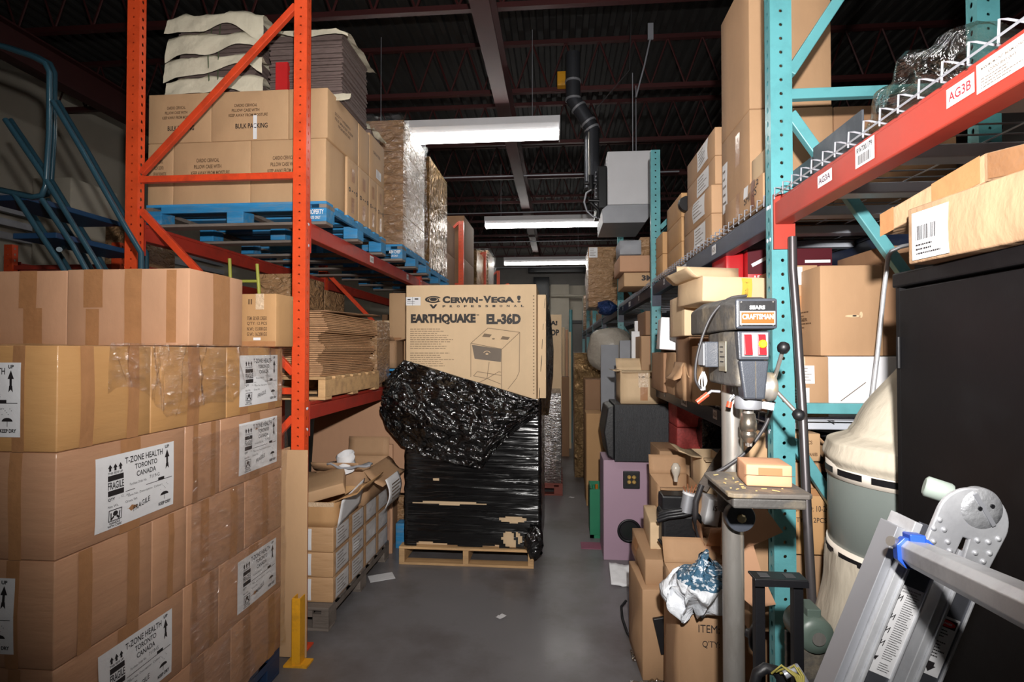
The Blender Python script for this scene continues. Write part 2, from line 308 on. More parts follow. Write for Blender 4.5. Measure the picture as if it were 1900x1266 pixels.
# ------------------------------------------------------------------ cartons
def facep(dm, f):
    w, d, h = dm; e = .0016
    return {'f': (Vector((-w/2, -d/2-e, 0)), Vector((1, 0, 0)), Vector((0, 0, 1)), w, h), 'b': (Vector((w/2, d/2+e, 0)), Vector((-1, 0, 0)), Vector((0, 0, 1)), w, h),
            'r': (Vector((w/2+e, -d/2, 0)), Vector((0, 1, 0)), Vector((0, 0, 1)), d, h), 'l': (Vector((-w/2-e, d/2, 0)), Vector((0, -1, 0)), Vector((0, 0, 1)), d, h),
            't': (Vector((-w/2, -d/2, h+e)), Vector((1, 0, 0)), Vector((0, 1, 0)), w, d)}[f]
def bulge(p, nn, a, b, dent, q):
    return dent*math.sin(PI*a)*math.sin(PI*b)*(.6 + noise.noise(p*5 + Vector((q, 0, 0)))*1.6)
def marks(root, dm, tape=(), stick=(), text=(), para=(), dent=0, q=0):
    def fit(k, f):
        if not dent: return k
        o, u, w, W_, H_ = facep(dm, f); n = u.cross(w).normalized(); vals = {}; out = []
        for v in k.v:
            r = v - o; a = min(1, max(0, r.dot(u)/W_))*4; b = min(1, max(0, r.dot(w)/H_))*4; i, j = min(3, int(a)), min(3, int(b)); a -= i; b -= j
            def g(i, j):
                if (i, j) not in vals:
                    p = o - n*.0016 + u*(W_*i/4) + w*(H_*j/4); vals[(i, j)] = bulge(p, n, i/4, j/4, dent, q)
                return vals[(i, j)]
            e = (g(i, j)*(1-a) + g(i+1, j)*a)*(1-b) + (g(i, j+1)*(1-a) + g(i+1, j+1)*a)*b
            out.append(v + n*(e + dent*.12))
        k.v = out; return k
    for f, u0, v0, u1, v1, *mm in tape:
        o, u, w, W_, H_ = facep(dm, f); k = Ink().plane(o, u, w); k.sheet(u0*W_, v0*H_, (u1-u0)*W_, (v1-v0)*H_); fit(k, f).build('packing_tape', mm[0] if mm else TAPE, root)
    for f, u0, v0, u1, v1, kind in stick:
        o, u, w, W_, H_ = facep(dm, f); n = u.cross(w); k = Ink().plane(o + n*.0006, u, w); a, b, ww, hh = u0*W_, v0*H_, (u1-u0)*W_, (v1-v0)*H_
        lb = fit(k.sheet(a, b, ww, hh), f).build('shipping_label', PAPER, root); i = Ink().plane(o + n*.0014, u, w)
        if kind == 'tzone': tzone(i, a, b, ww, hh)
        elif kind == 'bar': i.bars(a+ww*.12, b+hh*.4, ww*.6, hh*.3, 14).para(a+ww*.12, b+hh*.28, ww*.7, 3, hh*.09, hh*.035)
        elif kind == 'addr': i.para(a+ww*.1, b+hh*.82, ww*.75, 5, hh*.16, hh*.05)
        elif kind == 'box': i.rect(a+ww*.1, b+hh*.35, ww*.5, hh*.4)
        if kind != 'blank': fit(i, f).build('label_print', INKG if kind == 'addr' else INK, lb)
    for f, t, u0, v0, tw, th, *r in text:
        o, u, w, W_, H_ = facep(dm, f); i = Ink().plane(o, u, w); i.text(t, u0*W_, v0*H_, tw*W_, th*H_, r[1] if len(r) > 1 else .02, r[2] if len(r) > 2 else 0); fit(i, f).build('printed_text', r[0] if r else INKB, root)
    for f, u0, v0, uw, n, dv, *r in para:
        o, u, w, W_, H_ = facep(dm, f); fit(Ink().plane(o, u, w).para(u0*W_, v0*H_, uw*W_, n, dv*H_, dv*H_*.32, seed=n), f).build('fine_print', r[0] if r else INKB, root)
def shell_box(w, d, h, dent=.003, n=4, seed=0, open_top=False):
    """carton body: slightly bulged faces"""
    m = M(); q = seed*7.3
    def face(o, u, v):
        nn = u.cross(v).normalized()
        def fn(a, b):
            p = o + u*a + v*b
            return p + nn*bulge(p, nn, a, b, dent, q)
        m.grid(fn, n, n)
    x, y, z = Vector((w, 0, 0)), Vector((0, d, 0)), Vector((0, 0, h)); o = Vector((-w/2, -d/2, 0))
    face(o, x, z); face(o + x, y, z); face(o + x + y, -x, z); face(o + y, -y, z); face(o + y, x, -y)
    if not open_top: face(o + z, x, y)
    return m
def carton(x0, x1, y0, y1, z0, z1, label, m=None, name='cardboard_box', cat='box', group=None, rz=0, rot=None, dent=.004, tape=(), stick=(), text=(), para=(), open_top=False, flaps=None, parent=None, seamtop=False):
    w, d, h = abs(x1-x0), abs(y1-y0), abs(z1-z0); dm = (w, d, h); sd = len(bpy.data.objects) % 97
    b = shell_box(w, d, h, dent, 4, sd, open_top)
    me = b.mesh(name); me.materials.append(m or CARD); o = bpy.data.objects.new(name, me); COL.objects.link(o)
    if open_top:
        q = o.modifiers.new('wall', 'SOLIDIFY'); q.thickness = .004; q.offset = -1
    else:
        q = o.modifiers.new('weld', 'WELD'); q.merge_threshold = .0004
        q = o.modifiers.new('bevel', 'BEVEL'); q.width = .004; q.segments = 2; q.limit_method = 'ANGLE'; q.angle_limit = .9
    o.location = ((x0+x1)/2, (y0+y1)/2, min(z0, z1)); o.rotation_euler = rot or (0, 0, rz); bpy_upd(o); tag(o, label, cat, group)
    marks(o, dm, tape, stick, text, para, dent, sd*7.3)
    for side, ang, *ln in (flaps or ()):
        L_ = ln[0] if ln else (d/2 if side in 'fb' else w/2)*.95
        a = math.radians(ang); fm = M()   # angle from vertical, outwards positive
        org, u, wv, W_, H_ = facep(dm, side); nrm = u.cross(wv); dr = wv*math.cos(a) + nrm*math.sin(a); ps = org + wv*h; nf = u.cross(dr)
        bend = ln[1] if len(ln) > 1 else .01
        fm.grid(lambda s, t: ps + u*(W_*(.01+.98*s)) + dr*(L_*t) + nf*(bend*math.sin(PI*t)*(.5+noise.noise(Vector((s*3, t*2, sd))))), 6, 4)
        fm.build('flap', m or CARD, o, solid=.004)
    return o
def C(px0, px1, pyt, pyb, Y, d, label, z0=None, z1=None, **k):
    pm = (pyt+pyb)/2; xm = (px0+px1)/2
    a, b = at(px0, pm, Y).x, at(px1, pm, Y).x
    return carton(a, b, Y, Y+d, at(xm, pyb, Y).z if z0 is None else z0, at(xm, pyt, Y).z if z1 is None else z1, label, **k)
# ------------------------------------------------------------------ pallets
def pallet(x0, x1, y0, y1, z, label, m=WOOD, m2=None, group=None, block=True, text=None, name='wooden_pallet', mk=None):
    w, d = x1-x0, y1-y0; t = thing(name, label, 'pallet', ((x0+x1)/2, (y0+y1)/2, z), 0, group); m2 = m2 or m
    for i in range(7):
        yy = -d/2 + i*(d-.1)/6; M().box(-w/2, w/2, yy, yy+.1, .122, .14).build('top_board', m, t, bev=.003)
    for yy in (-d/2, -.05, d/2-.1): M().box(-w/2, w/2, yy, yy+.1, 0, .018).build('bottom_board', m2, t, bev=.003)
    for i, xx in enumerate((-w/2, -.022, w/2-.045)):
        if block:
            M().box(xx, xx+.045, -d/2+.001, d/2-.001, .1, .122).build('stringer', m2, t)
            for yy in (-d/2, -.06, d/2-.12): M().box(xx - (.03 if i == 1 else 0) - (.055 if i == 2 else 0), xx + .045 + (.055 if i == 0 else .03 if i == 1 else 0), yy, yy+.12, .018, .1).build('corner_block', m, t, bev=.003)
        else: M().box(xx, xx+.045, -d/2, d/2, .018, .122).build('stringer', m, t, bev=.003)
    if block: M().box(-w/2+.1, w/2-.1, -d/2-.001, -d/2+.02, .085, .122).build('fascia_board', m, t); M().box(w/2-.02, w/2+.001, -d/2+.12, d/2-.12, .085, .122).build('fascia_board', m, t)
    if text: Ink().plane((w/2-.115, -d/2-.003, .03), (1, 0, 0), (0, 0, 1)).text(text, 0, .03, .1, .03, .03).text('USE ONLY', .02, .002, .06, .018, .02).build('stencil', PAPER, t)
    return t
# ================================================================== ROOM
struct('floor', M().box(-6.6, 6.2, -2.2, 18.7, -.1, 0), FLR)
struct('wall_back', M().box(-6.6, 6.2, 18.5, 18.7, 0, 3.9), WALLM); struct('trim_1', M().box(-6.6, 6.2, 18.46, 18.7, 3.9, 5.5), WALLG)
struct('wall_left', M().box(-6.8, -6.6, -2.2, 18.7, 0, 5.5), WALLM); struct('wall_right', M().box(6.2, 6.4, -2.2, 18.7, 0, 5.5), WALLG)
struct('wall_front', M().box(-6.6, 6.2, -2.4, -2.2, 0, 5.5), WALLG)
m = M(); n = 86; pr = []
for i in range(n):
    x = -6.6 + i*.15; pr += [(x, 5.42), (x+.05, 5.42), (x+.065, 5.46), (x+.135, 5.46)]
pr.append((6.3, 5.42)); m.add([(x, y, z) for y in (-2.2, 18.7) for x, z in pr], [(i, i+len(pr), i+1+len(pr), i+1) for i in range(len(pr)-1)])
struct('ceiling', m, DECKM, solid=.01)
struct('trim_2', M().box(-6.6, 6.2, -2.2, 18.7, 5.49, 5.52), DECKM)
# roof joists with zig-zag webs, and the girders they rest on
k = 0
for y in [3.2 + 1.62*i for i in range(10)]:
    j = thing('roof_joist', 'dark red open-web steel joist crossing under the roof deck', 'joist', (0, y, 4.78), 0, 'roof joists')
    M().box(-6.6, 6.2, -.03, .03, 0, .05).build('bottom_chord', JOIST, j); M().box(-6.6, 6.2, -.03, .03, .58, .63).build('top_chord', JOIST, j)
    w = M()
    for i in range(32):
        x = -6.5 + i*.4; w.tube([(x, 0, .04), (x+.2, 0, .6)], .011, 5).tube([(x+.2, 0, .6), (x+.4, 0, .04)], .011, 5)
    w.build('zigzag_web', JOIST, j)
for x, lb in ((-.62, 'dark red steel roof girder running above the aisle'), (-5.2, 'dark red steel roof girder over the far side of the orange rack'), (4.3, 'dark red steel roof girder beyond the teal rack')):
    m = M().box(x-.08, x+.08, 1, 18.45, 4.45, 4.47).box(x-.08, x+.08, 1, 18.45, 4.76, 4.778).box(x-.008, x+.008, 1, 18.45, 4.47, 4.76)
    tag(m.build('roof_girder', JOIST), lb, 'girder')
for Y, z, lb in ((8.6, 4.49, 'thin bright conduit just beyond the heater'), (10.7, 4.44, 'thin bright conduit above the middle light fixture'), (13.4, 4.4, 'thin bright conduit between the middle and farthest fixtures'), (17.6, 4.4, 'thin bright conduit behind the farthest fixture')):
    tag(M().tube([(-3.5, Y, z), (1.9, Y, z)], .013, 8).build('ceiling_conduit', GALV), lb, 'conduit')
# fluorescent fixtures
fx = thing('fluorescent_light', 'white strip light fixture, nearest of the row over the aisle', 'light fixture', (-1.19, 6.2, 4.14), 0, 'strip lights over the aisle')
M().box(-1.22, 1.22, -.14, .14, .12, .2).prism([(-.14, .12), (.14, .12), (.1, .06), (-.1, .06)], (-1.22, 0, 0), (0, 1, 0), (0, 0, 1), -2.44).build('housing', WHT, fx, bev=.004)
for y in (-.07, .07): M().cyl((-1.2, y, .028), (1.2, y, .028), .028, 10).build('fluorescent_tube', GLOW, fx)
for x in (-1.215, 1.205): M().box(x, x+.012, -.14, .14, -.004, .12).build('end_plate', WHT, fx)
for x in (-.9, .9): M().tube([(x, 0, .2), (x, 0, 1.27)], .004, 5).build('hanger_chain', GALV, fx)
for Y, lb in ((10.7, 'white strip light fixture in the middle of the row over the aisle'), (15.4, 'farthest white strip light fixture of the row'), (1.55, 'white strip light fixture overhead, nearer than the heater')):
    dup(fx, (at(1014, 413, Y).x if Y > 12 else (at(1013, 413, Y).x if Y > 5 else -.3), Y, 4.14), label=lb)
# back wall: door, pipes, dark panel, loop of cable
C(1022, 1056, 528, 640, 18.2, .25, 'pale steel cabinet against the far wall', m=WALLM, name='wall_locker', cat='cabinet', z0=0)
C(990, 1019, 514, 560, 18.1, .3, 'dark duct box on the far wall', m=BLKM, name='duct_box', cat='box', z0=2.9)
m = M(); p = at(1022, 549, 18.1); q = at(1092, 549, 18.1)
tag(m.tube([p, q], .045, 8).build('wall_pipe', WALLM), 'pale horizontal pipe along the far wall', 'pipe')
C(980, 1096, 496, 505, 17.9, .2, 'black header beam along the top of the far wall', m=BLKM, name='header_beam', cat='beam')
dr = thing('loading_door', 'grey door with dark frame in the far wall', 'door', (at(1078, 650, 18.42).x, 18.42, 0))
M().box(-.75, .75, -.02, .04, 0, 2.6).build('door_leaf', WALLG, dr); M().box(-.85, -.75, -.06, .06, 0, 2.7).box(.75, .85, -.06, .06, 0, 2.7).box(-.85, .85, -.06, .06, 2.6, 2.7).build('door_frame', BLKM, dr)
M().box(.55, .62, -.09, -.02, 1, 1.12).build('handle', CHROME, dr)
c = at(1024, 452, 14.2); m = M(); c.y = 14.54
m.tube([c + Vector((math.cos(a)*.19, 0, math.sin(a)*.19)) for a in [2*PI*i/24 for i in range(25)]], .006, 6); m.tube([c + Vector((0, 0, .19)), (c.x, c.y, 5.42)], .004, 5)
tag(m.build('cable_loop', WIRE), 'round loop of cable hanging from the roof', 'cable')
# ------------------------------------------------------------------ heater, its vent and gas pipe
Y = 5.9; a = at(1127, 281, Y); b = at(1215, 378, Y); hw = b.x - a.x; hh = a.z - b.z
h = thing('unit_heater', 'white gas unit heater hung from the roof over the aisle', 'heater', (a.x, Y, b.z))
m = M(); m.box(0, hw, 0, .75, 0, hh); m.prism([(0, 0), (hw, 0), (hw-.12, -.2), (-.05, -.2), (-.08, -.06)], (0, .0, 0), (1, 0, 0), (0, 0, 1), .75)
M().box(0, hw, 0, .75, 0, hh).build('cabinet', WHT, h, bev=.01)
M().prism([(0, -.002), (hw, -.002), (hw, -.06), (hw-.1, -.2), (-.05, -.2), (-.06, -.05)], (0, .0, 0), (1, 0, 0), (0, 0, 1), .75).build('sloped_hood', ALUD, h, bev=.004)
M().box(-.1, -.003, .04, .7, -.02, hh-.14).build('burner_panel', BLKM, h, bev=.01)
m = M()
for i in range(9): m.tube([(-.12, .06 + .0*i, .02 + i*.045), (-.12, .3, .02+i*.045)], .008, 5)
m.build('fan_guard', GALV, h)
for x, y in ((.3, .2), (.38, .5)): M().tube([(x, y, hh), (x, y, 4.8 - b.z)], .006, 6).build('hanging_rod', GALV, h)
v = [at(px, py, 6.2) for px, py in ((1098, 350), (1098, 240), (1092, 228), (1074, 200), (1064, 185), (1063, 152), (1063, 100))]
vp = thing('vent_pipe', 'dark dog-leg exhaust duct beside the white heater', 'duct', v[0])
vp_ = lambda pts: [p - v[0] for p in pts]
M().tube(vp_(v), .085, 16).build('duct', mat('dull_zinc_duct', srgb(78, 80, 86), .4, .6), vp)
for i in (1, 2, 3, 4, 5):
    p = v[i]-v[0]; d = (v[min(i+1, 6)]-v[i]).normalized(); M().tube([p - d*.012, p + d*.012], .093, 16).build('seam_ring', ALUD, vp)
p0, p1 = at(1093, 245, 5.95), at(1094, 330, 5.95)
gp = thing('gas_pipe', 'bright thin gas pipe with valve and hose beside the heater', 'pipe', p1)
o = lambda px, py, Y=5.95: at(px, py, Y) - p1
M().tube([o(1093, 245), o(1094, 332)], .011, 8).build('riser_pipe', CHROME, gp)
M().tube([o(1096, 326), o(1097, 352)], .035, 10).tube([o(1085, 340), o(1106, 340)], .022, 8).build('valve', BLKM, gp)
M().tube([o(1097, 352), o(1088, 358), o(1084, 375), o(1089, 392), o(1100, 402), o(1112, 405)], .01, 8).build('hose', GALV, gp)
M().tube([o(1096, 376), o(1110, 390), o(1110, 405)], .02, 8).tube([o(1092, 372), o(1112, 373)], .02, 8).build('regulator', BLKM, gp)
p0 = at(1207, 70, 6); tag(M().tube([p0, at(1196, 120, 6), at(1180, 180, 6)], .01, 6).box(p0.x-.03, p0.x+.03, 5.99, 6.01, p0.z-.02, p0.z+.16).build('chain_hanger', GALV), 'short bright chain link hanger high above the heater', 'chain')
tag(M().tube([at(1172, 0, 5.5), at(1168, 130, 5.5), at(1108, 200, 5.7)], .005, 5).build('loose_wire', WIRE), 'thin loose wire dangling from the roof by the duct', 'wire')
C(1034, 1050, 132, 158, 6.3, .1, 'small yellow gas fitting above the exhaust duct', m=YEL, name='gas_fitting', cat='fitting')
# ================================================================== RACKS
def post(t, x, y, h, m, w=.076, d=.055):
    e = .003; q = M().box(-w/2, w/2, -d/2, -d/2+e, 0, h).box(-w/2, -w/2+e, -d/2+e, d/2, 0, h).box(w/2-e, w/2, -d/2+e, d/2, 0, h).box(-w/2, -w/2+.015, d/2-e, d/2, 0, h).box(w/2-.015, w/2, d/2-e, d/2, 0, h)
    o = q.build('post', m, t); o.location = (x, y, 0); return o
def frame(x0, x1, y, h, pm, bm, label, group, diag0=0, hz=(.2, 1.45, 2.68), dg=((.3, 1.3, 1), (1.55, 2.5, 0), (2.72, 3.66, 1)), foot=None):
    t = thing('rack_upright_frame', label, 'rack frame', ((x0+x1)/2, y, 0), 0, group); w = abs(x1-x0)
    for s in (-1, 1):
        post(t, s*w/2, 0, h, pm); M().box(s*w/2-.06, s*w/2+.06, -.06, .06, 0, .008).build('foot_plate', foot or bm, t)
    for z in hz:
        if z < h: M().box(-w/2+.04, w/2-.04, -.015, .015, z-.019, z+.019).build('horizontal_brace', bm, t, bev=.003)
    for za, zb, up in dg:
        if za < h:
            if zb > h-.02: zb = h-.02
            p, q = ((-w/2+.04, 0, za), (w/2-.04, 0, zb)) if up else ((-w/2+.04, 0, zb), (w/2-.04, 0, za))
            M().bar(p, q, .03, .038).build('diagonal_brace', bm, t, bev=.003)
    return t
def beam(x, y0, y1, zt, m, label, group, side=1, tags=(), h=.1, conn=.19):
    """side = +1: aisle face is +X"""
    t = thing('rack_beam', label, 'beam', (x, (y0+y1)/2, zt-h), 0, group); L_ = (y1-y0)/2
    M().box(-.03, .03, -L_, L_, 0, h-.02).box(-.03 if side > 0 else -.012, .012 if side > 0 else .03, -L_, L_, h-.02, h).build('beam_body', m, t, bev=.004)
    for s in (-1, 1):
        yy = s*(L_-.002)
        k = M().box(-.034 if side < 0 else .03, -.03 if side < 0 else .034, min(yy, yy+s*.05), max(yy, yy+s*.05), h-conn, h+.01).box(-.034, .04, min(yy-.002*s, yy+.002*s), max(yy-.002*s, yy+.002*s), h-conn, h+.01)
        k.build('end_connector', m, t)
        r = M()
        for z in (h-.03, h-.15): r.lathe(((side)*.034, yy+s*.024, z), [(.011, 0), (.011, .003), (.004, .006)], 10, (side, 0, 0))
        r.build('rivet', ZINC, t)
    for f, w, hh, txt, mm in tags:
        yy = -L_ + f*2*L_; u = Vector((0, 1, 0)) if side > 0 else Vector((0, -1, 0)); org = (side*.0315, yy - u.y*w/2, (h-hh)/2)
        lb = Ink().plane(org, u, (0, 0, 1)).rect(0, 0, w, hh).build('location_label', PAPER, t)
        org = (side*.0325, yy - u.y*w/2, (h-hh)/2); i = Ink().plane(org, u, (0, 0, 1))
        if txt == 'bar': i.text('RW700/179', w*.1, hh*.62, w*.8, hh*.25).bars(w*.15, hh*.1, w*.7, hh*.42, 22)
        elif txt == 'notice': i.text('MAXIMUM UNIT BEAM LOAD', w*.1, hh*.72, w*.8, hh*.09).text('(2000 lbs) (kg)', w*.25, hh*.5, w*.5, hh*.12).para(w*.1, hh*.4, w*.8, 4, hh*.1, hh*.03)
        elif txt: i.text(txt, w*.1, hh*.25, w*.8, hh*.5, .01)
        i.build('label_text', mm, lb)
    return t
# ---- orange rack
XF, XB = -1.456, -2.472; LY = [2.95 + 2.55*i for i in range(6)]
LN = ['nearest, tall orange rack frame standing by the shrink-wrapped carton stack', 'second orange rack frame, behind the blue pallet load', 'third orange rack frame down the aisle', 'fourth orange rack frame down the aisle', 'fifth orange rack frame, mostly behind crinkled wrap', 'farthest orange rack frame']
for i, y in enumerate(LY):
    frame(XF, XB, y, 3.9 if i == 0 else 3.64, ORP, ORG, LN[i], 'orange rack frames', foot=ORG)
ordn = ['nearest', 'second', 'third', 'fourth', 'fifth']
for i in range(5):
    for lv, z in (('upper', 2.43), ('lower', 1.38)):
        tg = [(.42, .085, .05, '1 4051', INKG), (.82, .07, .05, '1 4051', INKG)] if lv == 'upper' and i < 3 else []
        beam(XF, LY[i]+.035, LY[i+1]-.035, z, RED, f'{ordn[i]} {lv} red beam on the aisle face of the orange rack', 'orange rack beams', 1, tg)
        beam(XB, LY[i]+.035, LY[i+1]-.035, z, RED, f'{ordn[i]} {lv} red beam on the wall face of the orange rack', 'orange rack beams', -1)
# ---- teal rack
RF, RB = .812, 1.52; RY = [-.47, 2.05, 4.57, 7.09, 9.61, 12.13, 14.65, 17.17]
RN = ['teal rack frame beside the camera', 'nearest visible teal rack frame, behind the drill press', 'second teal rack frame, behind the black and lilac speakers', 'third teal rack frame beside the stack of taped cartons', 'fourth teal rack frame along the aisle', 'fifth teal rack frame along the aisle', 'sixth teal rack frame along the aisle', 'farthest teal rack frame']
for i, y in enumerate(RY):
    frame(RF, RB, y, 4.3 if i == 1 else 3.35, TLP, TEAL, RN[i], 'teal rack frames', hz=(.25, 1.47, 2.62), dg=((.35, 1.35, 0), (1.6, 2.55, 0), (2.7, 3.66, 1)), foot=TEAL)
R0 = ['', 'nearest', 'second', 'third', 'fourth', 'fifth', 'farthest']
def fpx(a, b):
    t = lambda p: math.tan(math.atan((p-950)/F) - YAW); ya, yb = .782/t(b), .782/t(a); return ((ya+yb)/2 - RY[0] - .035)/(RY[1]-RY[0]-.07), yb-ya
beam(RF, RY[0]+.035, RY[1]-.035, 2.235, RED2, 'bright brick-red beam with paper labels on the teal rack', 'teal rack beams', -1,
     [(*fpx(1592, 1628), .058, 'bar', INK), (*fpx(1764, 1817), .038, 'AG3B', INKR), (*fpx(1821, 1925), .055, 'notice', INKG), (*fpx(1521, 1548), .036, 'AG3A', INKL)])
beam(RB, RY[0]+.035, RY[1]-.035, 2.235, RED2, 'brick-red beam on the wall face of the teal rack', 'teal rack beams', 1)
for i in range(1, 7):
    for lv, z in (('upper', 2.235), ('lower', 1.41)):
        tg = [(.985, .05, .06, '', INKG)] if 0 else ([(.28, .07, .045, 'AG2A', INKG), (.55, .16, .05, '1 AG20', INKG), (.8, .05, .04, 'A1', INKG)] if i < 3 else [])
        beam(RF, RY[i]+.035, RY[i+1]-.035, z, NAVY, f'{R0[i]} {lv} navy beam on the aisle face of the teal rack', 'teal rack beams', -1, tg)
        beam(RB, RY[i]+.035, RY[i+1]-.035, z, NAVY if i > 1 else NAVY, f'{R0[i]} {lv} navy beam on the wall face of the teal rack', 'teal rack beams', 1)
def wire_deck(y0, y1, z, label):
    t = thing('wire_deck', label, 'wire shelf', ((RF+RB)/2, (y0+y1)/2, z), 0, 'wire decks'); L_ = (y1-y0)/2; hx = (RB-RF)/2; g = M(); n = int((y1-y0)/.068)
    for i in range(n+1):
        y = -L_ + i*(2*L_)/n; g.tube([(hx+.02, y, .012), (-hx+.06, y, .012), (-hx-.02, y, .03), (-hx-.034, y, .03), (-hx-.036, y, -.012)], .0026, 4, False)
    for j in range(6):
        x = -hx + .09 + j*(2*hx-.1)/5; g.tube([(x, -L_, .006), (x, L_, .006)], .0026, 4)
    for zz in (0.0, ): g.tube([(-hx-.036, -L_, zz), (-hx-.036, L_, zz)], .003, 4)
    g.build('wire_grid', GALV, t)
    for f in (-.84, -.28, .28, .84): M().box(-hx+.032, hx-.032, f*L_-.033, f*L_+.033, -.034, .003).build('support_channel', ZINC, t, bev=.004)
    return t
for i in range(0, 7):
    for j in (0, 1):
        y0 = RY[i]+.05 + j*1.22
        wire_deck(y0, y0+1.2, 2.235, f'{["labelled red-beam", "first navy-beam", "second navy-beam", "third navy-beam", "fourth navy-beam", "fifth navy-beam", "farthest navy-beam"][i]} bay upper wire deck, {["nearer", "farther"][j]} half')
        if i > 0 and i < 4: wire_deck(y0, y0+1.2, 1.41, f'{R0[i]} navy-beam bay lower wire deck, {["nearer", "farther"][j]} half')
# a further rack and shelves beyond the rolling stair
frame(-3.75, -4.75, 4.3, 2.6, ORP, RED, 'dark red rack frame standing by the far block wall', None, hz=(.2, 2.4, 2.0), dg=((.3, 1.2, 1), (1.3, 2.2, 1)))
beam(-3.75, 4.35, 7.0, 2.45, RED, 'dark red beam of the rack along the far block wall', None, 1); beam(-4.75, 4.35, 7.0, 2.45, RED, 'rear dark red beam of the rack along the block wall', None, -1)
frame(-3.75, -4.75, 7.05, 2.6, ORP, RED, 'second dark red rack frame by the far block wall', None, hz=(.2, 2.4, 2.0), dg=((.3, 1.2, 1), (1.3, 2.2, 1)))
for i in range(4):
    tag(M().box(-6.58, -6.5, 2.2, 10, 3.0+i*.16, 3.08+i*.16).build('wall_rail', GALV), f'{["lowest", "second", "third", "topmost"][i]} pale rail of the louvred vent on the side wall', 'rail', 'wall rails')
C(195, 235, 415, 490, 4.4, .6, 'film-wrapped bundle beside the dark red rack frame', m=WRAPF, name='wrapped_bundle', cat='bundle', z0=0)
C(60, 130, 330, 480, 5.2, .6, 'pale panel board leaning behind the rolling stair', m=WALLM, name='leaning_board', cat='board', z0=0)
# ================================================================== LEFT: SHRINK-WRAPPED STACK IN FRONT
def TX(px): return math.tan(math.atan((px - 950)/F) - YAW)
SX, SY = -1.44, 1.44
pallet(SX-1.2, SX-.005, SY, SY+1.28, 0, 'dark blue pallet under the shrink-wrapped carton stack', mat('dark_blue_pallet_plastic', srgb(30, 52, 84), .5), name='plastic_pallet')
rh = .311; zt = .14
seams = [[0, .36, .80, 1.28], [0, .54, .76, 1.28], [0, .375, .555, .945, 1.28], [0, .54, .76, 1.28], [0, .40, .85, 1.28]]
ordr = ['topmost', 'second', 'third', 'fourth', 'lowest']
for r in range(5):
    z1 = zt + rh*(5-r); z0 = z1 - rh; s = seams[r]; mm = WRAPY if r == 0 else WRAPP; nb = len(s) - 1
    for i in range(nb):
        st = []; d = s[i+1]-s[i]
        def yf(px): return (SX/TX(px) - SY - s[i])/d
        if r in (1, 3) and i == 0: st.append(('r', yf(177 if r == 1 else 187), .1, yf(323), .86, 'tzone'))
        if r in (0, 1, 3) and i == nb-1: st.append(('r', yf(443), .12, min(.97, yf(514)), .88, 'tzone'))
        if r in (0, 2) and i == 0: st.append(('f', .28, .14, .80, .84, 'tzone'))
        q = ['nearest carton', 'second carton back', 'third carton back', 'rearmost carton'][i if i < nb-1 else 3]
        if i == nb-1: q = 'rearmost carton'
        tp = [('r', .42, 0, .58, 1)] if (r+i) % 2 else [('r', .2, 0, .33, 1), ('r', .7, 0, .84, 1)]
        if i == 0: tp.append(('f', .75, 0, .82, 1))
        w = .55 + (r*7 + i*5) % 3*.02
        o = carton(SX-w, SX, SY+s[i]+.001, SY+s[i+1]-.001, z0+.001, z1-.001, f'shrink-wrapped {["yellowish", "pinkish", "pinkish", "pinkish", "pinkish"][r]} {q} in the {ordr[r]} layer of the stack beside the aisle', m=mm, group='cartons of the shrink-wrapped stack', tape=tp, stick=st, dent=.007)
    for i in range(2):
        carton(SX-1.19, SX-.60, SY+.01+i*.63, SY+.63+i*.63, z0+.001, z1-.001, 'plain carton on the wall side of the shrink-wrapped stack', m=mm, group='hidden-side cartons of the wrapped stack')
# loose film pulled over the top layers
def filmside(y0, y1, z0, z1, lab, seed, amp=.012):
    m = M()
    def fn(a, b):
        y = y0 + (y1-y0)*a; zlow = z0 + .05*math.sin(a*PI*3+seed) + (.07*abs(math.sin(a*9+seed)) if seed else 0); z = zlow + (z1-zlow)*b
        return Vector((SX + .016 + amp*noise.noise(Vector((y*9+seed, z*3, 0))) + amp*.6*noise.noise(Vector((y*24 + z*9, z*4, seed))) + (sum((.010 + .006*noise.noise(Vector((z*14, k, 0))))*math.exp(-((y - (ya + (yb-ya)*(1.705-z)/.27) - .008*noise.noise(Vector((z*12, k*3, 1))))/.0042)**2) for k, (ya, yb) in enumerate(PLEATS)) if seed else .006*math.exp(-(((y*7+z*2) % 1)-.5)**2*60)), y, z))
    m.grid(fn, 420 if seed else 160, 26); return tag(m.build('stretch_film', CLEAR), lab, 'plastic film')
PLEATS = [(1.60, 1.74), (1.66, 1.70), (1.845, 1.76), (1.80, 1.80), (1.82, 1.835), (1.86, 1.84), (1.93, 1.90), (2.04, 2.06), (2.07, 2.03), (2.30, 2.33), (2.56, 2.52), (2.66, 2.66)]
filmside(1.60, 2.72, 1.44, 1.705, 'loose glossy folds of clear film over the topmost layer of the carton stack', 1.0, .02)
filmside(2.0, 2.735, .15, 1.34, 'clear stretch film around the rear end of the carton stack', 0, .01)
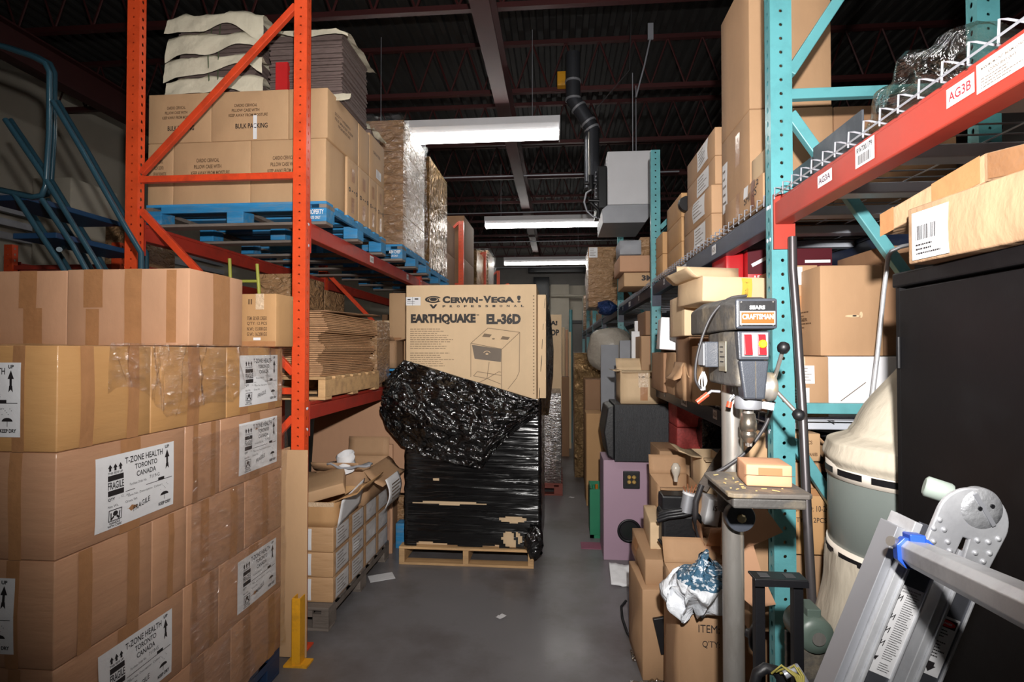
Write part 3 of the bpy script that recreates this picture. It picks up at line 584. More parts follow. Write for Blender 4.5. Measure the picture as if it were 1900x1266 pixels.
# cartons standing on the stack
zs = zt + rh*5 + .004
T3 = [('f', .14, .5, .3, 1), ('f', .48, 0, .62, 1), ('f', .16, 0, .27, .48), ('r', .4, 0, .72, 1), ('f', .82, .04, .9, .98)]
xA = [TX(350)*2.0, TX(122)*2.0, TX(122)*2.0-.52]
carton(xA[1]+.003, xA[0], 2.0, 2.36, zs, zs+.305, 'pinkish plain taped carton on top of the wrapped stack, at its aisle side', m=CARDP, tape=T3, name='cardboard_box')
carton(xA[2], xA[1]-.003, 2.005, 2.36, zs, zs+.303, 'pinkish plain taped carton on the wrapped stack, at its wall side', m=CARDP, tape=[('f', .1, 0, .3, 1), ('f', .6, .5, .75, 1), ('f', .64, 0, .8, .5)])
carton(TX(444)*2.55, TX(514)*2.55, 2.55, 2.71, zs, zs+.262, 'small yellowish taped carton with printed quantities on the rear of the wrapped stack', m=CARDY, rz=-.05,
       text=[('f', 'ITEM: SILVER CREEK', .22, .5, .55, .07), ('f', 'Q\'TY: 12 PCS', .22, .4, .55, .07), ('f', 'N.W.: 15.00KGS', .22, .3, .55, .07), ('f', 'G.W.: 16.20KGS', .22, .2, .55, .07), ('f', 'II', .25, .8, .1, .1)], tape=[('f', .45, .7, .68, 1, TAPEC), ('f', 0, 0, 1, .1)], stick=[('f', .4, .12, .6, .17, 'blank')])
tag(M().box(0, .16, 0, .012, 0, 1.13).box(0, .012, 0, .1, 0, 1.13).move((TX(520)*2.86, 2.86, .002)).build('corner_board', CARD, bev=.003), 'tall plain cardboard corner board leaning before the orange rack post', 'cardboard sheet')
g = thing('post_guard', 'yellow steel guard at the foot of the nearest orange post', 'guard', (TX(561)*2.84, 2.80, 0))
M().prism([(-.02, .04), (-.02, -.02), (.026, -.02), (.026, .04), (.02, .04), (.02, -.013), (-.014, -.013), (-.014, .04)], (0, 0, 0), (1, 0, 0), (0, 1, 0), .36).move((0, 0, .36)).build('guard_angle', YEL, g, bev=.002)
M().box(-.06, .07, -.03, .05, 0, .01).build('base_plate', YEL, g)
# ================================================================== ROLLING STAIR
rs = thing('rolling_stair', 'blue-green tubular rolling warehouse stair behind the wrapped stack', 'ladder', (-2.9, 2.75, 0))
def RS(px, py, Y=2.75): return at(px, py, Y) - Vector((-2.9, 2.75, 0))
def tb(n, pts, r=.014): return M().tube(pts, r, 8).build(n, STEELB, rs)
def rail(Y, sh):
    a = lambda px, py: RS(px + sh, py, Y)
    tb('guard_rail', [a(-60, 70), a(10, 88), a(60, 105), a(84, 118), a(92, 135), a(91, 250), a(85, 345), a(78, 362), a(60, 366), a(-60, 340)])
    tb('handrail', [a(98, 188), a(150, 275), a(232, 420), a(262, 470), a(262, 640)])
    tb('brace_tube', [a(10, 222), a(80, 325), a(175, 480), a(220, 560)]); tb('side_rail', [a(28, 362), a(72, 430), a(110, 486), a(200, 640)]); tb('side_rail', [a(78, 370), a(135, 455), a(160, 500), a(240, 640)])
    tb('stair_leg', [a(-40, 120), a(-42, 345), Vector((a(-42, 345).x, a(0, 0).y, 0))])
rail(2.62, 0); rail(3.25, 10)
for (px, py, w) in ((0, 362, 80), (60, 432, 74), (110, 505, 70), (160, 575, 70)):
    p = RS(px-40, py, 2.62); M().box(p.x, p.x+w*.0034, 0-.12, .5, p.z-.03, p.z).build('stair_tread', DRKB, rs, bev=.004)
tb('cross_tube', [RS(110, 463, 2.62), RS(130, 455, 3.25)])
# ================================================================== ORANGE RACK, UPPER LEVEL, NEAREST PALLET
PX0, PX1 = TX(268)*3.1, TX(604)*3.1; PZ = 2.435
pallet(PX0, PX1, 3.1, 4.22, PZ, 'bright blue pallet under the nearest high load on the orange rack', BLUEP, GWOOD, text='PROPERTY', group='blue rack pallets')
z0 = PZ + .142; Y0 = 3.14
def xr(*px): return [TX(p)*Y0 for p in px]
zr1 = at(430, 262, Y0).z; zr2 = at(430, 170, Y0).z
prt = lambda u, w, big: [('f', 'CARDIO CERVICAL', u, .68, w*.5, .06, INKB), ('f', 'PILLOW CASE WITH', u-.03, .58, w*.6, .06, INKB), ('f', 'KEEP AWAY FROM MOISTURE', u-.07, .48, w*.85, .06, INKB)] + ([('f', 'BULK PACKING', u+.02, .24, w*.7, .1, INK)] if big else [('f', 'HANDLE WITH CARE', u-.04, .38, w*.7, .06, INKB)])
x = xr(270, 318, 462, 603)
lab = ['partly hidden bottom carton at the wall end', 'middle bottom printed carton', 'aisle-end bottom printed carton']
for i in range(3):
    carton(x[i]+.002, x[i+1]-.002, Y0, Y0+.3, z0, zr1-.001, f'{lab[i]} of the nearest blue pallet load', text=prt(.3, .6, False), group='bulk packing cartons')
# side column, bottom row: two end-on cartons behind the corner one
x = xr(270, 388, 532, 606)
lab = ['top row wall-end carton marked bulk packing', 'top row middle carton marked bulk packing, white tape mark', 'top row aisle-end carton with small round holes']
for i in range(3):
    carton(x[i]+.002, x[i+1]-.002, Y0, Y0 + (.28 if i < 2 else .5), zr1+.001, zr2, f'{lab[i]} on the nearest blue pallet', text=prt(.3, .6, True) if i < 2 else [('f', 'O', .3, .5, .1, .06, INK), ('r', 'SCOTT WEBMAN', .2, .6, .5, .06, INKB), ('r', 'FILE MAKER KEEP', .2, .5, .6, .06, INKB), ('r', 'FROM MOISTURE', .3, .4, .4, .06, INKB)], tape=[('f', .55, .02, .6, .5, PAPER)] if i == 1 else [], group='bulk packing cartons')
XS = x[3]
end = [('r', .35, .62, .6, .85), ('r', .35, .08, .6, .35)]
for i, (a, b) in enumerate(((3.445, 3.64), (3.645, 3.86), (3.865, 4.03), (4.035, 4.2))):
    carton(XS-.5, XS, a, b, z0, zr1-.001, f'{["first", "second", "third", "last"][i]} end-on bottom carton along the aisle side of the nearest blue pallet', tape=end, text=[('r', 'o - - o', .1, .42, .8, .08, INK)], group='bulk packing cartons')
carton(XS-.5, XS, 3.645, 3.86, zr1+.001, zr2-.003, 'narrow top carton behind the end-on carton with round holes', group='bulk packing cartons')
carton(XS-.5, XS, 3.865, 4.2, zr1+.001, zr2+.02, 'rear top carton with a white label on the nearest blue pallet load', stick=[('r', .4, .1, .75, .3, 'addr')], text=[('r', 'GREATER', .2, .6, .5, .07, INKB)], group='bulk packing cartons')
for i in range(2):
    carton(x[0]+i*.35, x[0]+.34+i*.35, 3.45, 4.2, z0, zr2-.01, 'inner carton of the nearest blue pallet load', group='inner cartons')
# bundles tied on top
def bundle(px0, px1, pyt, pyb, Y, d, n, label, mt, side_m, nm, green=True, jit=.02):
    p, q = at(px0, (pyt+pyb)/2, Y), at(px1, (pyt+pyb)/2, Y); zb, zz = zr2+.002, at(px0, pyt, Y).z
    t = thing(nm, label, 'bundle', ((p.x+q.x)/2, Y+d/2, zb)); w = q.x-p.x; h = zz-zb; r = random.Random(px0)
    k = max(6, int(h/.014)); m = M()
    for i in range(k):
        a, b = r.uniform(-jit, jit)*.4, r.uniform(-jit, jit)*.4; m.box(-w/2+.03+a, w/2-.03+a, -d/2+.03+b, d/2-.03+b, i*h/k, (i+.85)*h/k)
    m.build('folded_sheets', side_m, t)
    for i in range(n):
        zc = h*(i+1)/n; a0, b0 = r.uniform(-jit, jit), r.uniform(-jit, jit); sd_ = i*3.3 + px0
        def fn(u, v):
            hang = (.06 if n == 1 else h/n)*(.8 + .9*noise.noise(Vector((u*2.6, sd_, 0)))); X = (u-.5)*(w+.06); q_ = v*1.35 - .35
            e = .02*noise.noise(Vector((u*6, v*6, sd_))) + .012*noise.noise(Vector((u*17, v*13, sd_)))
            tip = -.05*max(0, abs(u-.5)*2-.75)*4*(.3+abs(noise.noise(Vector((v*3, sd_, u*2)))))
            if q_ < 0: return Vector((X*(1+.10*(-q_)) + a0, -d/2-.012 + e*.6 + q_*.05, zc + .012 + e*.6 + hang*q_/.35 + tip))
            return Vector((X + a0, -d/2-.01 + (d+.05)*q_/1.0, zc + .014 + e + tip))
        M().grid(fn, 22, 22).build('wrapping_sheet', mt, t)
    if green:
        for yy in (-.02, .03): M().tube([(yy, -d/2-.01, 0), (yy*1.4, -d/2-.02, h*.5), (yy, -d/2+.02, h+.02), (yy, d/2, h+.025), (yy, d/2+.02, 0)], .0035, 5).build('twine', mat('green_twine', srgb(62, 74, 48), .8), t)
    return t
DKF = mat('grey_brown_folded_board', srgb(104, 88, 84), .8, var=.25, vscale=30, stretch=(1, 1, 8)); RDF = mat('red_folded_board', srgb(190, 28, 30), .6)
bundle(318, 478, 34, 168, 3.25, .42, 4, 'tied stack of cream paper-wrapped sheets on the bulk packing cartons', PAPERC, DKF, 'paper_bundle')
b2 = bundle(488, 640, 64, 168, 3.3, .5, 1, 'tied bundle of folded grey board with a red stripe, behind the orange post', PAPERC, DKF, 'board_bundle')
w = 0
M().box(-.19, -.11, -.245, -.2, .02, .26).build('red_fold_stripe', RDF, b2)
M().grid(lambda a, b: Vector((-.3 + .62*a, -.26 - .03*b, .03 - .05*b + .02*noise.noise(Vector((a*5, b*3, 2))))), 12, 4).build('bottom_wrapper', PAPERC, b2)
bb = thing('paper_bundle', 'crumpled cream paper bundle at the rear of the high load', 'bundle', (XS-.12, 4.05, zr2+.02))
M().grid(lambda a, b: Vector(((a-.5)*.28, (b-.5)*.3, .05 + .08*noise.noise(Vector((a*4, b*4, 5))) + .06*math.sin(PI*a)*math.sin(PI*b))), 12, 10).build('wrapping_sheet', PAPERC, bb)
M().box(-.1, .1, -.1, .1, 0, .06).build('folded_sheets', DKF, bb)
# ------------------------------------------------------------------ further high loads
def wrapload(px0, pxc, pyt, Y0, Y1, zb, rows, label, crt, mtf, grp, seed=0, lab2='', wm=None, name='cardboard_box', film_name='stretch_film', filmlab=''):
    """cartons under crinkled film: aisle face at X of pxc"""
    X1 = TX(pxc)*Y0; X0 = TX(px0)*Y0; zt_ = at(pxc, pyt, Y0).z; h = (zt_-zb)/rows
    for r in range(rows):
        carton(X0, X1, Y0, Y1, zb+r*h+.001, zb+(r+1)*h-.001, f'{crt} carton, {["bottom", "second", "third", "fourth", "fifth"][r]} of its pile, {lab2}', m=wm or WRAPF, group=grp, dent=.012)
    if mtf:
        m = M(); e = .022; H_ = zt_-zb; per = [(X0-e, Y0-e), (X1+e, Y0-e), (X1+e, Y1+e)]; l1 = X1-X0+2*e; l2 = Y1-Y0+2*e
        def fn(a, b):
            s = a*(l1+l2); x, y, nx, ny = (X0-e+s, Y0-e, 0, -1) if s < l1 else (X1+e, Y0-e+s-l1, 1, 0); z = zb + b*(H_+.03)
            q = noise.noise(Vector((s*6+seed, z*3, 0)))*.03 + noise.noise(Vector((s*20, z*9, seed)))*.012
            return Vector((x + nx*q, y + ny*q, z))
        m.grid(fn, 40, 30); tag(m.build(film_name, mtf), filmlab, 'plastic film')
pallet(TX(490)*4.55, TX(752)*4.55, 4.45, 5.4, 2.44, 'second blue pallet on the upper level of the orange rack', BLUEP, GWOOD, text='A34 CHEP', group='blue rack pallets')
wrapload(672, 747, 222, 4.55, 5.3, 2.585, 4, '', 'film-covered brown', CLEAR, 'cartons under crinkled film', 3, 'behind the bulk packing load', filmlab='crinkled clear film around the tall carton pile behind the bulk packing load')
pallet(TX(640)*5.75, TX(798)*5.75, 5.65, 6.75, 2.44, 'third blue pallet on the upper level of the orange rack', BLUEP, GWOOD, group='blue rack pallets')
wrapload(700, 796, 290, 5.75, 6.7, 2.585, 3, '', 'tall glossy wrapped', FOILB and None, 'glossy brown wrapped cartons', 4, 'just past the second orange post', wm=FOILB)
pallet(TX(730)*6.95, TX(824)*6.95, 6.9, 7.9, 2.44, 'fourth blue pallet on the upper level of the orange rack', BLUEP, GWOOD, group='blue rack pallets')
wrapload(740, 822, 400, 7.0, 7.8, 2.585, 2, '', 'brown taped', None, 'cartons before the third orange post', 5, 'before the third orange post', wm=CARDD)
for i, (px, py, Y) in enumerate(((861, 400, 8.15), (884, 462, 9.55), (906, 464, 11.0))):
    wrapload(math.degrees(0) + 950 + F*math.tan(math.atan(-2.5/Y) + YAW), px, py, Y, Y+.95, 2.435, 2 if i < 1 else 1, '', ['grey-brown crinkled', 'bronze crinkled', 'bronze and silver crinkled'][i] + ' wrapped', CLEAR if i == 2 else None, 'far wrapped cartons of the orange rack', 6+i, ['between the third and fourth orange posts', 'beside the fourth orange post', 'beyond the fourth orange post'][i], wm=[CARDD, FOILB, FOILB][i], filmlab='silvery crinkled film on the farthest high load of the orange rack')
# under-beam pallets (blue edges seen from below)
# ================================================================== ORANGE RACK, LOWER SHELF
X1 = -1.40; wd = 1.0
pallet(X1-wd, X1+.005, 3.14, 4.12, 1.38, 'bare wooden pallet under the flattened cartons on the orange rack', WOOD, WOOD, block=False)
zb = 1.38+.142; zt_ = at(608, 578, 3.18).z; n = 34; hh = (zt_-zb)/n
FL = mat('flattened_board_sheet', srgb(182, 140, 102), .8, var=.14, vscale=9, bump=.3, bscale=40)
sh = M().box(-.49, .49, -.455, .455, 0, hh*.72).box(-.5, -.2, -.465, -.455, 0, hh*.35).mesh('flattened_carton'); sh.materials.append(FL)
for i in range(n):
    o = bpy.data.objects.new('flattened_carton', sh); COL.objects.link(o)
    s = .022*math.sin(i*.55) + rnd.uniform(-.006, .006) + (0 if i > 22 else -.025)
    o.location = (X1-.5+s, 3.62 + rnd.uniform(-.012, .012), zb + i*hh); o.rotation_euler = (0, 0, rnd.uniform(-.008, .008))
    tag(o, 'flat folded carton sheet lying in the tall stack on the wooden rack pallet', 'cardboard sheet', 'flattened cartons on the wooden pallet')
tag(M().grid(lambda a, b: Vector((X1-1.02+1.02*a, 3.16+1.0*b, zt_+.004+.03*a*a*(b) + .012*noise.noise(Vector((a*3, b*3, 0))))), 10, 10).build('cover_sheet', CARDD, solid=.006), 'curled brown cover sheet on the stack of flattened cartons', 'cardboard sheet')
# things behind and beside the flattened cartons
C(480, 545, 508, 545, 3.62, .5, 'dusty film-wrapped carton behind the flattened stack, by the lime frame', m=WRAPF, z0=zt_+.03)
C(572, 603, 528, 566, 4.2, .4, 'dark carton under crinkled film between flattened stack and blue pallets', m=WRAPF, z0=1.925, z1=2.17)
carton(-2.5, -1.44, 4.2, 4.53, 1.382, 1.92, 'film-wrapped carton directly behind the flattened carton stack', m=WRAPF)
lf = thing('tubular_frame', 'lime green tubular metal frame on the wrapped stack side of the orange rack', 'frame', at(450, 560, 3.35))
q = lambda px, py, Y=3.35: at(px, py, Y) - at(450, 560, 3.35)
M().tube([q(426, 480), q(429, 560)], .011, 8).build('upright_tube', YGRN, lf); M().tube([q(477, 490), q(482, 560)], .011, 8).build('upright_tube', YGRN, lf); M().tube([q(428, 522), q(479, 522)], .01, 8).build('cross_tube', YGRN, lf)
C(722, 755, 544, 622, 4.9, .35, 'tall taped tan carton on the orange rack beside the big speaker carton', m=CARD, z0=1.385, tape=[('f', .2, .3, .7, .5)])
carton(*[TX(p)*4.62 for p in (693, 733)], 4.62, 4.9, 1.525, at(710, 632, 4.62).z, 'open-topped tan carton at the aisle edge of the orange rack', m=CARDK, open_top=True, flaps=[('f', 60, .08), ('b', 20, .1), ('r', 75, .12)])
pallet(-2.35, TX(744)*4.6, 4.55, 5.4, 1.38, 'weathered blue pallet under the open-topped carton', BLUEP, GWOOD)
C(700, 722, 595, 628, 4.92, .2, 'small tan carton behind the open-topped one on the orange rack', m=CARDL, z0=1.525, tape=[('f', .4, 0, .6, 1)])
# ================================================================== ORANGE RACK, FLOOR LEVEL
FX = TX(612)*3.16
pallet(FX-1.0, FX+.01, 3.14, 4.3, 0, 'dark worn wooden pallet on the floor by the yellow guard', GWOOD, GWOOD, group='floor pallets')
fz = [.142, .142+.152, .142+.304, .142+.456]; CX = TX(620)*3.2
FWR = mat('film_wrapped_tan_carton', srgb(186, 148, 108), .5, var=.06, coat=.5, bump=.3, bscale=8, bdist=.015, stretch=(1, 1, 5))
for r in range(3):
    for i in range(4):
        ya, yb = 3.2+i*.265, 3.2+(i+1)*.265
        carton(CX-.52, CX, ya+.002, yb-.002, fz[r]+.001, fz[r+1]-.002, f'wrapped floor carton with white side label, {["bottom", "middle", "top"][r]} layer, {["nearest", "second", "third", "rearmost"][i]} of its row, under orange rack', m=FWR, group='labelled cartons on the floor pallet', dent=.006,
               stick=([('f', .3, .08, .74, .95, 'addr')] if i == 0 else []) + [('r', .12, .1, .9, .92, 'addr' if i < 2 else 'blank')])
    for i in range(2): carton(CX-1.0, CX-.525, 3.2+i*.53, 3.725+i*.53, fz[r]+.001, fz[r+1]-.002, 'wrapped carton on the wall side of the floor pallet', m=FWR, group='wall-side floor cartons')
tag(M().grid(lambda a, b: Vector((CX+.012+.012*noise.noise(Vector((a*8, b*4, 0))), 3.19+1.1*a, .15+.46*b)), 40, 14).build('stretch_film', CLEAR), 'clear stretch film along the labelled cartons on the floor pallet', 'plastic film')
zz = fz[3]
carton(CX-.34, CX+.0, 3.21, 3.62, zz, zz+.15, 'battered taped carton with black printing on top of the floor pallet stack', m=CARDY, text=[('f', 'WDS', .02, .68, .15, .1, INK), ('f', 'GLASS', .02, .5, .22, .1, INK), ('f', 'CUP GLASS', .02, .32, .3, .1, INK), ('f', 'DESCRIPTION', .02, .13, .45, .1, INK), ('r', 'ITEM', .2, .6, .3, .14, INK), ('r', 'CTN', .2, .35, .3, .14, INK)], tape=[('f', .0, .82, 1, 1, TAPEC)], open_top=True, flaps=[('r', 60, .2, .03)])
carton(CX-.9, CX-.36, 3.25, 3.8, zz, zz+.2, 'plain tan carton against the rack post on the floor pallet stack', m=CARD)
carton(CX-.02-.3, CX+.02, 3.66, 4.22, zz, zz+.24, 'open tan carton with torn flaps at the rear of the floor pallet stack', m=CARDK, open_top=True, flaps=[('r', 128, .17, .03), ('f', 50, .12, .03), ('b', 10, .15)])
for i, (px, py, Y, rot) in enumerate(((668, 846, 3.68, .15), (692, 800, 3.9, .05))):
    pass
lb = thing('paper_label_flap', 'big white printed label flap hanging on the torn open carton', 'label', (CX+.135, 3.7, zz+.02))
M().grid(lambda a, b: Vector((.02+.03*math.sin(PI*b), .02+.3*a, -.05+.2*b)), 8, 6).build('paper_sheet', PAPER, lb, solid=.003)
i_ = M()
for r in range(6): i_.box(.056, .058, .06, .26-.03*(r % 2), -.02+.025*r, -.012+.025*r)
i_.build('label_print', INKG, lb)
lb = tag(M().grid(lambda a, b: Vector((CX+.004+.03*b, 3.25+.4*a, zz-.02+.17*b+.05*a)), 8, 6).build('paper_sheet', PAPER, solid=.003), 'white label sheet folded over the battered carton printed with black letters', 'paper')
c = carton(CX-.29, CX-.02, 3.26, 3.6, zz+.17, zz+.24, 'empty shallow tan carton tipped on top of the floor pallet stack', m=CARD, rot=(.12, -.22, .35), open_top=False)
sheet = M().box(0, .98, 0, .01, 0, .78).build('leaning_sheet', CARDP); sheet.location = (TX(580)*4.45, 4.42, .5); sheet.rotation_euler = (-.12, 0, -.03); tag(sheet, 'large flat brown cardboard sheet leaning behind the floor pallet stack', 'cardboard sheet')
carton(-2.4, -1.42, 4.48, 5.3, .002, .5, 'large brown carton on the floor behind the leaning panel', m=CARDD)
cf = thing('foam_roll', 'crumpled white foam wrap lying on the floor pallet cartons', 'packing', (TX(630)*3.5, 3.62, zz+.27))
M().grid(lambda a, b: Vector((.06*math.cos(2*PI*a)*(1+.3*noise.noise(Vector((a*6, b*5, 1)))), .05*math.sin(2*PI*a), -.02 + .12*b+.02*math.sin(7*a)))*1.0, 20, 8).build('foam_body', PAPER, cf)
M().grid(lambda a, b: Vector((-.11+.3*a, -.06+.06*b, .01+.05*abs(a-.5)+.02*noise.noise(Vector((a*5, b*5, 0))))), 12, 4).build('foam_wing', GREYF, cf, solid=.012)
pc = M().box(-.09, .09, -.06, .06, 0, .002).build('paper_scrap', PAPER); pc.location = (TX(708)*3.9, 3.92, .001); pc.rotation_euler = (0, 0, .5); tag(pc, 'white paper scrap on the floor beside the floor pallet', 'paper')
# second bay floor and beyond
carton(-2.2, TX(752)*4.85+.02, 5.6, 6.6, .15, .75, 'film-wrapped grey carton on the floor past the second orange post', m=WRAPF)
pallet(-2.3, -1.25, 5.55, 6.65, 0, 'wooden floor pallet past the second orange post', GWOOD, group='floor pallets')
carton(-2.2, -1.3, 5.62, 6.6, .76, 1.24, 'brown carton on the film-wrapped grey one past the second orange post', m=CARDD)
C(722, 752, 870, 965, 4.7, .3, 'clear film-wrapped carton between floor pallet and big black-wrapped load', m=WRAPF, z0=0)
C(734, 750, 972, 998, 4.5, .12, 'small bright blue box on the floor beside the black-wrapped load', m=BLUEP, z0=0, name='blue_box')
C(712, 728, 825, 962, 4.38, .03, 'narrow upright cardboard strip beside the floor pallet cartons', m=CARDP, z0=0, name='cardboard_strip', cat='cardboard sheet')
for i in range(4):
    y = 5.6 + i*2.55
    for j in range(2):
        carton(-2.3, -1.46, y+.1+j*1.2, y+1.15+j*1.2, 1.385, 2.0+.15*((i+j) % 2), f'{["tan", "brown"][j]} stored carton on the lower shelf of bay {["two", "three", "four", "five"][i]} of the orange rack', m=[CARD, CARDD][j], group='lower shelf cartons of the far orange bays')
        if i: carton(-2.3, -1.4, y+.1+j*1.2, y+1.15+j*1.2, .002, .9, f'{["tan", "brown"][j]} floor carton in bay {["two", "three", "four", "five"][i]} of the orange rack', m=[CARDD, CARD][j], group='floor cartons of the far orange bays')
# ================================================================== CENTRE: BLACK-WRAPPED LOAD
CY = 4.19; cx0, cx1 = TX(752)*CY, TX(995)*CY; cw = cx1-cx0
pallet(cx0-.04, cx1-.02, CY-.02, CY+1.1, 0, 'wooden pallet under the big black-wrapped load in the aisle', WOOD, WOOD, group='floor pallets', block=False)
ztop = at(870, 528, CY).z; zmid = 1.30; TAN = cardm('cardboard_speaker_carton', (212, 184, 148), bump=.05)
TANI = mat('carton_print_black', srgb(38, 32, 30), .6); LINE = mat('carton_line_art', srgb(124, 104, 82), .7); GRILL = mat('printed_grille_grey', srgb(116, 104, 92), .7)
c = carton(cx0, cx1, CY+.02, CY+.62, zmid, ztop, 'big tan loudspeaker carton printed with large black letters, on the black-wrapped load', m=TAN, dent=0)
dm = (cw, .6, ztop-zmid)
def U(px): return (TX(px)*CY - cx0)
def V(py): return at(873, py, CY).z - zmid
o, u, w, W_, H_ = facep(dm, 'f')
def ink(): return Ink().plane(o + Vector((0, -.0006, 0)), u, w)
def tx(s, x0, x1, y0, y1, bold, nm='printed_text'):
    ink().text(s, U(x0), V(y1), U(x1)-U(x0), V(y0)-V(y1), bold).build(nm, TANI, c)
tx('C', 820, 834, 549, 562, .06); tx('ERWIN', 835, 886, 551, 562, .06); tx('-', 888, 895, 555, 558, .06); tx('V', 896, 911, 549, 562, .06); tx('EGA', 911, 954, 551, 562, .06); tx('!', 959, 966, 549, 562, .02)
for k, ch in enumerate('PROFESSIONAL'): tx(ch, 820+13.3*k, 825.5+13.3*k, 566, 570, .05)
tx('EARTHQUAKE', 761, 882, 582, 602, .06); tx('TM', 883, 888, 583, 586, .02); tx('EL-36D', 902, 966, 582, 602, .06)
i = ink(); cu, cv, sc = U(803), V(555), (U(818)-U(788))/2
i.disc(cu, cv, sc*1.05, sc*.42, 28, .72, .5, 2*PI-.5).disc(cu, cv, sc*.45, sc*.2, 20).disc(cu, cv-sc*.05, sc*.7, sc*.3, 20, .8)
i.poly([(cu-sc*.5, cv-sc*.6), (cu-sc*.22, cv-sc*.6), (cu, cv-sc*.86), (cu+sc*.22, cv-sc*.6), (cu+sc*.5, cv-sc*.6), (cu+sc*.12, cv-sc*1.1), (cu-sc*.12, cv-sc*1.1)]); i.build('logo_mark', TANI, c)
ink().para(U(760), V(611), U(840)-U(760), 10, V(611)-V(615), .0045, 3).build('fine_print', LINE, c); ink().para(U(760), V(656), U(846)-U(760), 7, V(656)-V(660), .0045, 5).build('fine_print', LINE, c)
lb = Ink().plane(o + Vector((0, -.001, 0)), u, w).rect(0, V(566), U(779), V(550)-V(566)).build('shipping_label', PAPER, c)
Ink().plane(o + Vector((0, -.0018, 0)), u, w).rect(.012, V(556), .025, .01).rect(U(768), V(555), .03, .01).para(.01, V(559), U(776)-.01, 2, .013, .004).rect(U(764), V(566), .002, V(550)-V(566)).build('label_print', INK, lb)
# printed drawing of the cabinet
i = ink(); LL = lambda *p: [i.line(U(a), V(b), U(c_), V(d), .0045) for (a, b), (c_, d) in zip(p, p[1:])]
LL((905, 609), (964, 617), (931, 648), (873, 637), (905, 609)); LL((964, 617), (963, 690), (958, 702), (942, 722)); LL((873, 637), (873, 700)); LL((930, 648), (930, 722)); LL((907, 672), (903, 703)); LL((878, 698), (885, 690), (930, 697)); LL((903, 703), (925, 690), (929, 691)); LL((878, 698), (904, 703), (929, 713)); LL((885, 712), (903, 703))
i.build('line_drawing', LINE, c)
i = ink(); i.poly([(U(875), V(640)), (U(930), V(648)), (U(929), V(672)), (U(880), V(666))]); i.build('drawn_grille', GRILL, c)
i = Ink().plane(o + Vector((0, -.0014, 0)), u, w); i.disc(U(903), V(655), .028, .016, 20, .75, 0, PI).disc(U(903), V(657), .012, .007); i.build('drawn_badge', TAN, c)
i = ink()
for a, b in ((903, 622), (937, 627)):
    i.poly([(U(a-9), V(b+3)), (U(a-5), V(b-3)), (U(a+9), V(b-1)), (U(a+5), V(b+4))])
i.disc(U(915), V(629), .012, .006); i.build('drawn_handles', LINE, c)
i = ink()
for k in range(30): i.disc(U(990), V(550+k*6.2), .006, .005, 8)
i.build('edge_staples', LINE, c)
carton(cx1+.006, TX(1013)*(CY+.1), CY+.1, CY+.7, zmid, ztop-.075, 'narrow second tan carton standing against the side of the big speaker carton', m=TAN, dent=0)
# lower black-wrapped block
BX1 = TX(1003)*CY
lo = carton(cx0+.012, BX1-.012, CY+.03, CY+1.02, .142, zmid-.003, 'large carton inside the black stretch wrap on the aisle pallet', m=TAN, dent=0)
wr = M(); e = 0; per = [(cx0, CY+1.03), (cx0, CY+.012), (BX1, CY+.012), (BX1, CY+1.03)]; ln = [1.018, BX1-cx0, 1.018]; tot = sum(ln); q = lambda u_, v_: 0
tears = [lambda x, z: abs(z-(at(790, 933, CY).z)) < .014*max(0, 1-((x-(cx0+.36))/.33)**2),
         lambda x, z: (x-(cx0+.86))**2/.012 + (z-.365)**2/.0006 < 1, lambda x, z: (x-(cx0+.85))**2/.006 + (z-.215)**2/.0045 < 1 and z < .27 and not abs(x-cx0-.885+.3*(z-.2)) < .012,
         lambda x, z: (x-(cx0+.25))**2/.0009 + (z-.665)**2/.0002 < 1, lambda x, z: z < .16 + .014*math.sin((x-cx0)*9) and .1 < x-cx0 < .75]
NU, NV = 190, 110; vs = []; fs = []
for j in range(NV+1):
    for i_ in range(NU+1):
        s = tot*i_/NU; z = .135 + (zmid-.135)*j/NV
        if s < ln[0]: x, y, n_ = cx0, CY+1.03-s, Vector((-1, 0, 0))
        elif s < ln[0]+ln[1]: x, y, n_ = cx0+s-ln[0], CY+.012, Vector((0, -1, 0))
        else: x, y, n_ = BX1, CY+.012+s-ln[0]-ln[1], Vector((1, 0, 0))
        t_ = noise.noise(Vector((s*1.6, z*26 + s*1.5, 0)))*.006 + noise.noise(Vector((s*6, z*60, 3)))*.003
        vs.append(Vector((x, y, z)) + n_*(.006 + t_))
for j in range(NV):
    for i_ in range(NU):
        s = tot*(i_+.5)/NU; z = .135 + (zmid-.135)*(j+.5)/NV
        if ln[0] < s < ln[0]+ln[1] and any(t(cx0+s-ln[0], z) for t in tears): continue
        fs.append((j*(NU+1)+i_, j*(NU+1)+i_+1, (j+1)*(NU+1)+i_+1, (j+1)*(NU+1)+i_))
wr.add(vs, fs, True); wo = tag(wr.build('black_stretch_wrap', BLKW), 'torn black stretch wrap wound around the load on the aisle pallet', 'plastic film')
